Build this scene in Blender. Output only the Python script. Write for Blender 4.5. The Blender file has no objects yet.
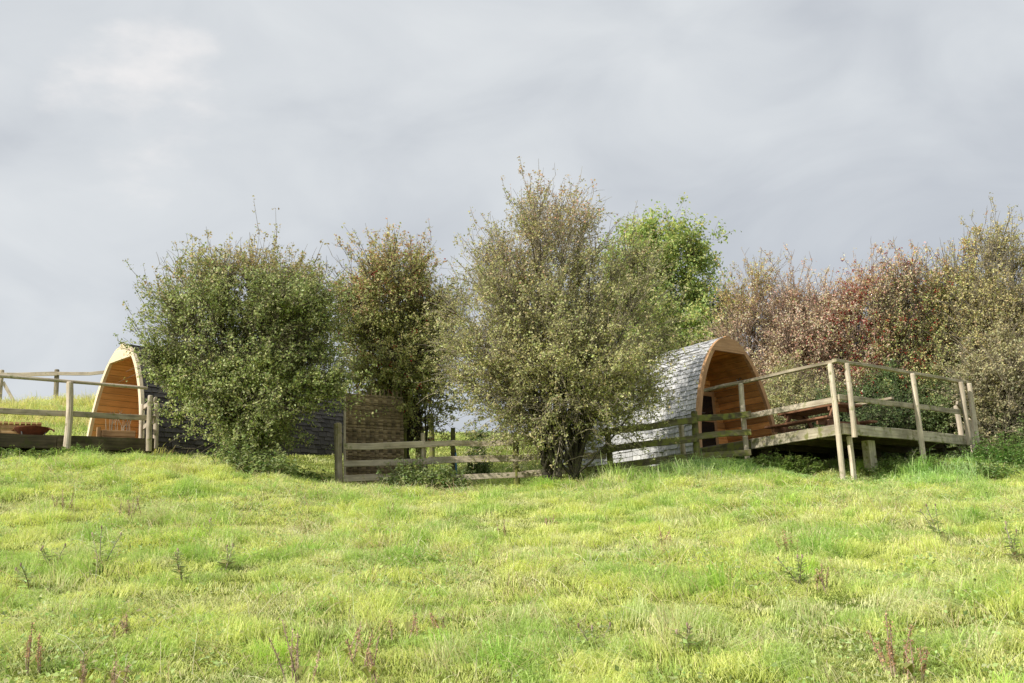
import bpy, math
import numpy as np
from mathutils import Matrix, Vector

rng = np.random.default_rng(7)
scene = bpy.context.scene
COL = scene.collection

# ------------------------------------------------------------------ camera
W, H, F = 1024, 683, 1080.0
PITCH, ROLL = math.radians(13.0), math.radians(-2.5)
EYE = 1.6
CM = Matrix.Translation((0, 0, EYE)) @ Matrix.Rotation(math.pi / 2 + PITCH, 4, 'X') @ Matrix.Rotation(ROLL, 4, 'Z')
cd = bpy.data.cameras.new('camera')
cd.lens = F / W * 36.0
cd.sensor_width = 36.0
cd.clip_end = 6000
cam = bpy.data.objects.new('camera', cd)
COL.objects.link(cam)
cam.matrix_world = CM
scene.camera = cam
R3 = np.array(CM.to_3x3())


def at(px, py, Y):
    """survey point: the place at distance Y up the hill seen in direction (px, py)"""
    d = R3 @ np.array([(px - W / 2) / F, -(py - H / 2) / F, -1.0])
    t = Y / d[1]
    return np.array([0, 0, EYE]) + d * t


def nrm(v):
    v = np.asarray(v, float)
    return v / (np.linalg.norm(v, axis=-1, keepdims=True) + 1e-9)


# ------------------------------------------------------------------ noise
_tab = rng.random((64, 256))


def vnoise(x, y, seed=0):
    x = np.asarray(x, float); y = np.asarray(y, float)
    xi = np.floor(x).astype(int); yi = np.floor(y).astype(int)
    fx = x - xi; fy = y - yi
    fx = fx * fx * (3 - 2 * fx); fy = fy * fy * (3 - 2 * fy)
    s = seed * 17

    def h(a, b):
        return _tab[(b * 7 + a * 3 + s) % 64, (a * 57 + b * 131 + s * 13) % 256]
    return (h(xi, yi) * (1 - fx) + h(xi + 1, yi) * fx) * (1 - fy) + (h(xi, yi + 1) * (1 - fx) + h(xi + 1, yi + 1) * fx) * fy


def fbm(x, y, seed=0, o=3):
    s = 0; a = 0.5; n = 0
    for k in range(o):
        s = s + a * vnoise(x * 2 ** k + 13.7 * k, y * 2 ** k + 5.1 * k, seed + k); n += a; a *= 0.5
    return s / n


def noise3(p, sc, seed=0):
    q = p * sc
    return (vnoise(q[:, 0] + 3.3 * np.floor(q[:, 2]), q[:, 1] + q[:, 2] * .7, seed) + vnoise(q[:, 1] + 20, q[:, 2], seed + 1) + vnoise(q[:, 0] + 40, q[:, 2] + 9, seed + 2)) / 3


# ------------------------------------------------------------------ terrain
ctrl = [at(*c) for c in [
    (75, 459, 19.0), (0, 459, 18.4), (150, 462, 19.4), (240, 466, 18.6), (338, 490, 19.2), (430, 493, 19.3),
    (516, 492, 19.3), (560, 486, 18.6), (612, 480, 19.0), (695, 467, 19.6), (752, 466, 19.6), (842, 482, 18.2),
    (866, 485, 18.6), (918, 468, 19.7), (975, 468, 20.8), (1040, 470, 20.5),
    (60, 405, 33), (0, 408, 33), (100, 404, 33), (440, 434, 33), (520, 434, 33), (300, 420, 33), (650, 468, 22.5),
    (130, 452, 22.0), (40, 450, 21.5), (260, 458, 23.0)]]
ctrl += [np.array(c, float) for c in [
    (8, 25, 4.1), (12, 25, 4.3), (10, 33, 5.2), (18, 30, 5.0),
    (0, 0, 0), (-10, 0, .6), (10, 0, -.1), (0, 6, 1.02), (-3.4, 6, 1.22), (3.4, 6, 0.98), (0, 12, 2.12), (-6, 12, 2.55), (6, 12, 2.05),
    (0, -30, -4), (-30, 0, 2), (30, 0, -.8), (-30, 20, 5.4), (30, 20, 3.4), (0, 60, 5.6), (-40, 60, 7), (40, 60, 4.6),
    (0, -80, -7), (80, 0, -3), (-80, 0, 3), (0, 120, 2)]]
ctrl = np.array(ctrl)
_n = len(ctrl)


def _U(d2):
    return np.where(d2 > 0, d2 * np.log(d2 + 1e-12), 0)


_A = np.zeros((_n + 3, _n + 3))
_d2 = ((ctrl[:, None, :2] - ctrl[None, :, :2]) ** 2).sum(-1)
_A[:_n, :_n] = _U(_d2) + np.eye(_n) * .15
_A[:_n, _n] = 1; _A[:_n, _n + 1:] = ctrl[:, :2]
_A[_n, :_n] = 1; _A[_n + 1:, :_n] = ctrl[:, :2].T
_w = np.linalg.solve(_A, np.r_[ctrl[:, 2], 0, 0, 0])


def ground(x, y):
    x = np.atleast_1d(np.asarray(x, float)); y = np.atleast_1d(np.asarray(y, float))
    xc = np.clip(x, -90, 90); yc = np.clip(y, -90, 125)
    z = np.full(xc.shape, _w[_n])
    z = z + _w[_n + 1] * xc + _w[_n + 2] * yc
    for i in range(_n):
        z = z + _w[i] * _U((xc - ctrl[i, 0]) ** 2 + (yc - ctrl[i, 1]) ** 2)
    m = np.exp(-((x / 30) ** 2 + ((y - 15) / 25) ** 2))
    z = z + m * ((fbm(x * 2.6, y * 2.6, 3) - .5) * .10 + (fbm(x * .5, y * .5, 9) - .5) * .10)
    return z


def gz(x, y):
    return float(ground(x, y)[0])


# ------------------------------------------------------------------ mesh plumbing
def mesh_np(name, v, loops, totals, mat, parent=None, col=None, loc=None, smooth=False, quiet=False):
    me = bpy.data.meshes.new(name)
    v = np.asarray(v, np.float32); loops = np.asarray(loops, np.int32).ravel(); totals = np.asarray(totals, np.int32).ravel()
    me.vertices.add(len(v)); me.vertices.foreach_set('co', v.ravel())
    me.loops.add(len(loops)); me.loops.foreach_set('vertex_index', loops)
    me.polygons.add(len(totals))
    st = np.zeros(len(totals), np.int32); st[1:] = np.cumsum(totals)[:-1]
    me.polygons.foreach_set('loop_start', st)
    me.polygons.foreach_set('use_smooth', np.full(len(totals), bool(smooth)))
    if col is not None:
        c4 = np.ones((len(v), 4), np.float32); c4[:, :3] = col
        a = me.attributes.new('col', 'FLOAT_COLOR', 'POINT'); a.data.foreach_set('color', c4.ravel())
    if loc is not None:
        a = me.attributes.new('loc', 'FLOAT_VECTOR', 'POINT'); a.data.foreach_set('vector', np.asarray(loc, np.float32).ravel())
    me.update(calc_edges=True)
    o = bpy.data.objects.new(name, me)
    COL.objects.link(o)
    if mat is not None:
        me.materials.append(mat)
    if parent is not None:
        o.parent = parent
        o.matrix_parent_inverse = Matrix.Identity(4)
        off = np.array(parent_origin[parent.name], np.float32)
        me.vertices.foreach_set('co', (v - off).ravel())
        me.update()
    return o


parent_origin = {}


def tag(o, label=None, cat=None, group=None, kind=None):
    if label: o['label'] = label
    if cat: o['category'] = cat
    if group: o['group'] = group
    if kind: o['kind'] = kind
    return o


def thing(name, loc, label, cat, group=None):
    o = bpy.data.objects.new(name, None)
    o.empty_display_size = .2
    COL.objects.link(o)
    o.location = loc
    parent_origin[o.name] = np.array(loc, float)
    return tag(o, label, cat, group)


class MB:
    """collects boards, poles and tubes; build() links them as ONE mesh object"""

    def __init__(s):
        s.v = []; s.f = []; s.loc = []; s.col = []

    def add(s, v, f, loc=None, col=None):
        b = len(s.v)
        s.v += [tuple(p) for p in v]
        s.f += [tuple(i + b for i in q) for q in f]
        s.loc += [tuple(l) for l in (loc if loc is not None else v)]
        s.col += [col if col is not None else (.5, .5, .5)] * len(v)
        return s

    def hexa(s, v8, loc=None, col=None):
        f = [(0, 3, 2, 1), (4, 5, 6, 7), (0, 1, 5, 4), (1, 2, 6, 5), (2, 3, 7, 6), (3, 0, 4, 7)]
        return s.add(v8, f, loc, col)

    def board(s, p0, p1, w, h, side=None, warp=.004, col=None, ch=.006):
        """bar from p0 to p1; w across 'side', h across the third direction; chamfered long edges"""
        p0 = np.array(p0, float); p1 = np.array(p1, float)
        a = nrm(p1 - p0)
        if side is None: side = np.cross(a, (0, 0, 1.)) if abs(a[2]) < .9 else np.array((1., 0, 0))
        side = nrm(side - a * np.dot(side, a)); up = np.cross(side, a)
        L = np.linalg.norm(p1 - p0); n = max(1, int(L / .45))
        r0 = rng.random(3) * 50
        if col is None: col = (rng.random(), rng.random(), rng.random())
        ch = min(ch, w * .25, h * .25)
        prof = [(-w / 2 + ch, -h / 2), (w / 2 - ch, -h / 2), (w / 2, -h / 2 + ch), (w / 2, h / 2 - ch), (w / 2 - ch, h / 2), (-w / 2 + ch, h / 2), (-w / 2, h / 2 - ch), (-w / 2, -h / 2 + ch)]
        vs = []; ls = []
        for k in range(n + 1):
            t = k / n
            c = p0 + (p1 - p0) * t + (side * rng.normal() + up * rng.normal()) * (warp if 0 < k < n else warp * .5)
            for (x, y) in prof:
                vs.append(c + side * x + up * y); ls.append((r0[0] + L * t, r0[1] + x, r0[2] + y))
        f = []
        for k in range(n):
            for j in range(8):
                f.append((k * 8 + j, k * 8 + (j + 1) % 8, (k + 1) * 8 + (j + 1) % 8, (k + 1) * 8 + j))
        f.append(tuple(range(7, -1, -1))); f.append(tuple(n * 8 + j for j in range(8)))
        return s.add(vs, f, ls, col)

    def tube(s, pts, rad, seg=10, col=None, wob=0.0, cap=True):
        pts = np.array(pts, float); n = len(pts)
        rad = np.full(n, rad) if np.isscalar(rad) else np.array(rad)
        a = nrm(np.gradient(pts, axis=0)); ref = np.array((.31, .17, .93)) if abs(a[0][2]) < .8 else np.array((1., .2, 0))
        r0 = rng.random(3) * 50
        if col is None: col = (rng.random(), rng.random(), rng.random())
        vs = []; ls = []; L = 0
        for k in range(n):
            if k: L += np.linalg.norm(pts[k] - pts[k - 1])
            x = nrm(np.cross(a[k], ref)); y = np.cross(a[k], x)
            for j in range(seg):
                th = 2 * math.pi * j / seg; r = rad[k] * (1 + wob * rng.normal())
                vs.append(pts[k] + (x * math.cos(th) + y * math.sin(th)) * r)
                ls.append((r0[0] + L, r0[1] + math.cos(th) * rad[k], r0[2] + math.sin(th) * rad[k]))
        f = []
        for k in range(n - 1):
            for j in range(seg):
                f.append((k * seg + j, k * seg + (j + 1) % seg, (k + 1) * seg + (j + 1) % seg, (k + 1) * seg + j))
        if cap:
            f.append(tuple(range(seg - 1, -1, -1))); f.append(tuple((n - 1) * seg + j for j in range(seg)))
        return s.add(vs, f, ls, col)

    def pole(s, p0, p1, r0, r1=None, seg=12, bow=.012):
        p0 = np.array(p0, float); p1 = np.array(p1, float); r1 = r1 or r0
        n = 6; t = np.linspace(0, 1, n)[:, None]
        off = rng.normal(size=3) * bow
        pts = p0 + (p1 - p0) * t + off * np.sin(t * math.pi)
        pts = np.r_[pts[:-1], [p0 + (p1 - p0) * .985], [p1]]
        rr = np.r_[np.linspace(r0, r1, n)[:-1], r1, r1 * .8]
        return s.tube(pts, rr, seg, wob=.03)

    def build(s, name, mat, parent=None, smooth=False):
        loops = [i for q in s.f for i in q]; tot = [len(q) for q in s.f]
        return mesh_np(name, np.array(s.v), loops, tot, mat, parent, col=np.array(s.col), loc=np.array(s.loc), smooth=smooth)


# ------------------------------------------------------------------ materials
def newmat(name):
    m = bpy.data.materials.new(name); m.use_nodes = True
    nt = m.node_tree; nt.nodes.clear()
    out = nt.nodes.new('ShaderNodeOutputMaterial')
    return m, nt, out


def nd(nt, typ, **kw):
    n = nt.nodes.new(typ)
    for k, v in kw.items(): setattr(n, k, v)
    return n


def ramp(nt, stops):
    n = nt.nodes.new('ShaderNodeValToRGB')
    e = n.color_ramp.elements
    while len(e) < len(stops): e.new(.5)
    for i, (p, c) in enumerate(stops):
        e[i].position = p; e[i].color = (*c, 1) if len(c) == 3 else c
    return n


def wood(name, dark, mid, light, moss=None, moss_amt=0., rough=.8, grain=(1.5, 28, 28), boardvar=.5, stain=.4):
    m, nt, out = newmat(name); L = nt.links.new
    at_ = nd(nt, 'ShaderNodeAttribute', attribute_name='loc')
    mp = nd(nt, 'ShaderNodeMapping'); mp.inputs['Scale'].default_value = grain
    L(at_.outputs['Vector'], mp.inputs['Vector'])
    n1 = nd(nt, 'ShaderNodeTexNoise'); n1.inputs['Scale'].default_value = 1.; n1.inputs['Detail'].default_value = 6; n1.inputs['Roughness'].default_value = .65
    L(mp.outputs[0], n1.inputs['Vector'])
    r = ramp(nt, [(.3, dark), (.5, mid), (.72, light)])
    L(n1.outputs[0], r.inputs[0])
    ca = nd(nt, 'ShaderNodeAttribute', attribute_name='col')
    sp = nd(nt, 'ShaderNodeSeparateColor'); L(ca.outputs['Color'], sp.inputs[0])
    mr = nd(nt, 'ShaderNodeMapRange'); mr.inputs[3].default_value = 1 - boardvar * .6; mr.inputs[4].default_value = 1 + boardvar * .4
    L(sp.outputs[0], mr.inputs[0])
    mx = nd(nt, 'ShaderNodeMix', data_type='RGBA', blend_type='MULTIPLY'); mx.inputs[0].default_value = 1
    L(r.outputs[0], mx.inputs[6]); L(mr.outputs[0], mx.inputs[7])
    # stains in world space
    tc = nd(nt, 'ShaderNodeNewGeometry')
    n2 = nd(nt, 'ShaderNodeTexNoise'); n2.inputs['Scale'].default_value = 3.5; n2.inputs['Detail'].default_value = 4
    L(tc.outputs['Position'], n2.inputs['Vector'])
    r2 = ramp(nt, [(.35, (1 - stain, 1 - stain, 1 - stain)), (.6, (1, 1, 1))]); L(n2.outputs[0], r2.inputs[0])
    mx2 = nd(nt, 'ShaderNodeMix', data_type='RGBA', blend_type='MULTIPLY'); mx2.inputs[0].default_value = 1
    L(mx.outputs[2], mx2.inputs[6]); L(r2.outputs[0], mx2.inputs[7])
    last = mx2.outputs[2]
    if moss:
        n3 = nd(nt, 'ShaderNodeTexNoise'); n3.inputs['Scale'].default_value = 9; n3.inputs['Detail'].default_value = 5
        L(tc.outputs['Position'], n3.inputs['Vector'])
        r3 = ramp(nt, [(.62 - moss_amt * .4, (0, 0, 0)), (.72 - moss_amt * .3, (1, 1, 1))]); L(n3.outputs[0], r3.inputs[0])
        mx3 = nd(nt, 'ShaderNodeMix', data_type='RGBA'); L(r3.outputs[0], mx3.inputs[0]); L(last, mx3.inputs[6]); mx3.inputs[7].default_value = (*moss, 1)
        last = mx3.outputs[2]
    p = nd(nt, 'ShaderNodeBsdfPrincipled'); p.inputs['Roughness'].default_value = rough
    p.inputs['Specular IOR Level'].default_value = .25
    L(last, p.inputs['Base Color'])
    b = nd(nt, 'ShaderNodeBump'); b.inputs['Strength'].default_value = .3; b.inputs['Distance'].default_value = .003
    L(n1.outputs[0], b.inputs['Height']); L(b.outputs[0], p.inputs['Normal'])
    L(p.outputs[0], out.inputs[0])
    return m


def leafmat(name, trans=.35, rough=.5, spec=.25, tint=(1.08, 1.1, .75)):
    m, nt, out = newmat(name); L = nt.links.new
    ca = nd(nt, 'ShaderNodeAttribute', attribute_name='col')
    p = nd(nt, 'ShaderNodeBsdfPrincipled'); p.inputs['Roughness'].default_value = rough; p.inputs['Specular IOR Level'].default_value = spec
    L(ca.outputs['Color'], p.inputs['Base Color'])
    t = nd(nt, 'ShaderNodeBsdfTranslucent')
    mx = nd(nt, 'ShaderNodeMix', data_type='RGBA', blend_type='MULTIPLY'); mx.inputs[0].default_value = 1; mx.inputs[7].default_value = (*tint, 1)
    L(ca.outputs['Color'], mx.inputs[6]); L(mx.outputs[2], t.inputs['Color'])
    ms = nd(nt, 'ShaderNodeMixShader'); ms.inputs[0].default_value = trans
    L(p.outputs[0], ms.inputs[1]); L(t.outputs[0], ms.inputs[2]); L(ms.outputs[0], out.inputs[0])
    return m


def plain(name, c0, c1, scale=6, rough=.7, spec=.3, metal=0, bump=.3):
    m, nt, out = newmat(name); L = nt.links.new
    g = nd(nt, 'ShaderNodeNewGeometry')
    n = nd(nt, 'ShaderNodeTexNoise'); n.inputs['Scale'].default_value = scale; n.inputs['Detail'].default_value = 6; n.inputs['Roughness'].default_value = .6
    L(g.outputs['Position'], n.inputs['Vector'])
    r = ramp(nt, [(.3, c0), (.7, c1)]); L(n.outputs[0], r.inputs[0])
    p = nd(nt, 'ShaderNodeBsdfPrincipled'); p.inputs['Roughness'].default_value = rough; p.inputs['Specular IOR Level'].default_value = spec; p.inputs['Metallic'].default_value = metal
    L(r.outputs[0], p.inputs['Base Color'])
    b = nd(nt, 'ShaderNodeBump'); b.inputs['Strength'].default_value = bump; b.inputs['Distance'].default_value = .02
    L(n.outputs[0], b.inputs['Height']); L(b.outputs[0], p.inputs['Normal'])
    L(p.outputs[0], out.inputs[0])
    return m


M = {}
M['rail'] = wood('weathered_rail', (.27, .22, .15), (.47, .40, .29), (.62, .55, .43), (.22, .22, .09), .12)
M['pole'] = wood('peeled_pole', (.40, .32, .23), (.62, .53, .41), (.76, .68, .56), (.26, .26, .13), .05, boardvar=.3, stain=.25)
M['mossy'] = wood('mossy_rail', (.10, .09, .045), (.19, .17, .09), (.28, .25, .15), (.19, .2, .05), .45)
M['decking'] = wood('deck_boards', (.12, .10, .07), (.24, .20, .14), (.38, .33, .24), (.12, .13, .05), .15)
M['fascia'] = wood('deck_fascia', (.32, .27, .19), (.52, .46, .34), (.66, .60, .48), (.2, .2, .08), .2, boardvar=.3)
M['fascia_shade'] = wood('deck_fascia_shade', (.05, .04, .025), (.10, .08, .05), (.17, .14, .09), (.08, .08, .03), .2)  # low deck's edge and underframe timber, shade put into its dark colour
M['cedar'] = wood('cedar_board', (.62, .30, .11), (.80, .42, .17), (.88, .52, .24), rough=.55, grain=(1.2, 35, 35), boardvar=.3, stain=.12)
M['cedar_shade'] = wood('cedar_board_shaded', (.54, .25, .075), (.78, .38, .12), (.86, .48, .19), rough=.55, grain=(1.2, 35, 35), boardvar=.7, stain=.3)  # right porch cedar: darker copy with the shade in its colour
M['trim_cream'] = wood('pale_trim', (.74, .58, .38), (.82, .68, .48), (.87, .75, .56), rough=.6, boardvar=.1, stain=.08)
M['trim_orange'] = wood('larch_trim', (.36, .19, .085), (.50, .29, .14), (.60, .38, .2), rough=.6, boardvar=.2, stain=.1)
M['bench'] = wood('stained_bench', (.16, .075, .04), (.28, .14, .075), (.38, .21, .12), rough=.6, boardvar=.4)
M['planter'] = wood('planter_board', (.3, .17, .08), (.44, .27, .13), (.55, .36, .19), rough=.7, boardvar=.3)
M['table_pale'] = wood('pale_table', (.5, .3, .12), (.66, .43, .19), (.76, .54, .28), rough=.6, boardvar=.3)
M['wattle'] = wood('wattle_rod', (.22, .16, .10), (.42, .32, .2), (.6, .5, .35), grain=(3, 40, 40), boardvar=1.0)
M['bark'] = wood('bark', (.04, .034, .024), (.085, .074, .053), (.15, .135, .10), (.09, .1, .04), .2, grain=(3, 10, 10))
M['twig'] = wood('twig', (.12, .10, .07), (.2, .17, .12), (.3, .26, .2), grain=(4, 10, 10), boardvar=.6)
M['twig_red'] = wood('twig_reddish', (.27, .18, .13), (.41, .30, .23), (.55, .45, .36), grain=(4, 10, 10), boardvar=.6)
M['twig_pale'] = wood('twig_pale', (.24, .2, .14), (.38, .33, .25), (.54, .48, .38), grain=(4, 10, 10), boardvar=.6)
M['leaf'] = leafmat('leaf')
M['leaf_soft'] = leafmat('leaf_soft', trans=.45, rough=.5)
M['grass'] = leafmat('grass_blade', trans=.45, rough=.55, spec=.2, tint=(1.05, 1.08, .8))
M['dry'] = leafmat('dry_plant', trans=.2, rough=.8, spec=.1, tint=(1, 1, 1))
M['rust'] = plain('rusty_iron', (.10, .03, .015), (.2, .065, .03), 14, .75)
M['steel'] = plain('dull_steel', (.2, .2, .2), (.35, .35, .36), 20, .4, .5, .8)
M['black'] = plain('dark_underside', (.012, .011, .009), (.03, .026, .02), 6, .9)
M['blue'] = plain('blue_pipe', (.08, .2, .32), (.12, .28, .42), 8, .4)
M['concrete'] = plain('concrete_block', (.2, .21, .22), (.36, .37, .38), 12, .9)
M['glass'] = plain('dark_window', (.01, .011, .012), (.018, .018, .018), 3, .08, .6, 0, 0)


def shingle_mat(name, c0, c1, c2):
    m, nt, out = newmat(name); L = nt.links.new
    ca = nd(nt, 'ShaderNodeAttribute', attribute_name='col')
    sp = nd(nt, 'ShaderNodeSeparateColor'); L(ca.outputs['Color'], sp.inputs[0])
    r = ramp(nt, [(0, c0), (.5, c1), (1, c2)]); L(sp.outputs[0], r.inputs[0])
    la = nd(nt, 'ShaderNodeAttribute', attribute_name='loc')
    mp = nd(nt, 'ShaderNodeMapping'); mp.inputs['Scale'].default_value = (30, 3, 3); L(la.outputs['Vector'], mp.inputs['Vector'])
    n = nd(nt, 'ShaderNodeTexNoise'); n.inputs['Scale'].default_value = 1; n.inputs['Detail'].default_value = 5; L(mp.outputs[0], n.inputs['Vector'])
    r2 = ramp(nt, [(.3, (.62, .62, .6)), (.65, (1.05, 1.05, 1.05))]); L(n.outputs[0], r2.inputs[0])
    mx = nd(nt, 'ShaderNodeMix', data_type='RGBA', blend_type='MULTIPLY'); mx.inputs[0].default_value = 1
    L(r.outputs[0], mx.inputs[6]); L(r2.outputs[0], mx.inputs[7])
    p = nd(nt, 'ShaderNodeBsdfPrincipled'); p.inputs['Roughness'].default_value = .6; p.inputs['Specular IOR Level'].default_value = .35
    L(mx.outputs[2], p.inputs['Base Color'])
    b = nd(nt, 'ShaderNodeBump'); b.inputs['Strength'].default_value = .4; b.inputs['Distance'].default_value = .004
    L(n.outputs[0], b.inputs['Height']); L(b.outputs[0], p.inputs['Normal']); L(p.outputs[0], out.inputs[0])
    return m


M['shingle_silver'] = shingle_mat('silvered_shingle', (.30, .305, .32), (.51, .515, .53), (.70, .70, .71))
M['shingle_shade'] = shingle_mat('shaded_shingle', (.035, .03, .026), (.06, .052, .046), (.11, .10, .09))  # left pod's shingles, the wall's shade put into their colour
M['shingle_shade'].name = 'shaded_shingle'

# ------------------------------------------------------------------ ground sheet
gx = np.unique(np.r_[-2500, -1200, -600, -300, -160, np.linspace(-90, -26, 17), np.linspace(-25, 25, 168), np.linspace(26, 90, 17), 160, 300, 600, 1200, 2500])
gy = np.unique(np.r_[-2500, -1200, -600, -300, -160, np.linspace(-90, -4, 22), np.linspace(-3, 38, 138), np.linspace(40, 125, 22), 180, 300, 600, 1200, 3500])
XX, YY = np.meshgrid(gx, gy)
ZZ = ground(XX.ravel(), YY.ravel())
vg = np.c_[XX.ravel(), YY.ravel(), ZZ]
nx, ny = len(gx), len(gy)
ii = (np.arange(ny - 1)[:, None] * nx + np.arange(nx - 1)[None]).ravel()
fg = np.c_[ii, ii + 1, ii + nx + 1, ii + nx]
m, nt, out = newmat('meadow_soil'); L = nt.links.new
g = nd(nt, 'ShaderNodeNewGeometry')
n1 = nd(nt, 'ShaderNodeTexNoise'); n1.inputs['Scale'].default_value = 14; n1.inputs['Detail'].default_value = 8; n1.inputs['Roughness'].default_value = .7
n2 = nd(nt, 'ShaderNodeTexNoise'); n2.inputs['Scale'].default_value = .7; n2.inputs['Detail'].default_value = 4
L(g.outputs['Position'], n1.inputs['Vector']); L(g.outputs['Position'], n2.inputs['Vector'])
r1 = ramp(nt, [(.3, (.06, .075, .015)), (.55, (.15, .18, .04)), (.75, (.24, .25, .08))]); L(n1.outputs[0], r1.inputs[0])
r2 = ramp(nt, [(.35, (.75, .85, .6)), (.65, (1.1, 1.05, .9))]); L(n2.outputs[0], r2.inputs[0])
mx = nd(nt, 'ShaderNodeMix', data_type='RGBA', blend_type='MULTIPLY'); mx.inputs[0].default_value = 1
L(r1.outputs[0], mx.inputs[6]); L(r2.outputs[0], mx.inputs[7])
p = nd(nt, 'ShaderNodeBsdfPrincipled'); p.inputs['Roughness'].default_value = .95; p.inputs['Specular IOR Level'].default_value = .05
L(mx.outputs[2], p.inputs['Base Color']); L(p.outputs[0], out.inputs[0])
tag(mesh_np('ground', vg, fg, np.full(len(fg), 4), m, smooth=True), kind='structure')

# ------------------------------------------------------------------ deck and pod frames
def frame(o, ux):
    o = np.array(o, float); ux = nrm(np.array([ux[0], ux[1], 0.])); uy = np.array([-ux[1], ux[0], 0.])
    return o, ux, uy


ZR = at(842, 423, 18.3)[2]
CR = at(842, 423, 18.3)
uR = nrm((-.62, .78, 0)); vR = nrm((.78, .62, 0))
ZL = at(75, 437, 19.4)[2]
ZUP = np.array((0, 0, 1.))
CL = at(151, 441, 20.0); CL[2] = ZL
dL = nrm((-.85, -.52, 0))          # along the front edge, away from the pod corner
bL = nrm((-.52, .85, 0))           # into the deck

POD_H = 2.36


def half_w(h):
    return (1 - np.clip(h, 0, 1) ** 1.75) ** .54


def arch_pts(hw, H, n=34, h0=0.0):
    """left base -> apex -> right base of the pod's section, as (x, z)"""
    t = np.linspace(0, 1, n)
    h = h0 + (1 - h0) * np.sin(t * math.pi / 2) ** 1.0
    right = np.c_[hw * half_w(h), H * h]
    left = right.copy(); left[:, 0] *= -1
    return np.r_[left, right[::-1][1:]]


def resample(p, n):
    d = np.r_[0, np.cumsum(np.linalg.norm(np.diff(p, axis=0), axis=1))]
    s = np.linspace(0, d[-1], n)
    return np.c_[np.interp(s, d, p[:, 0]), np.interp(s, d, p[:, 1])]


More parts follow.
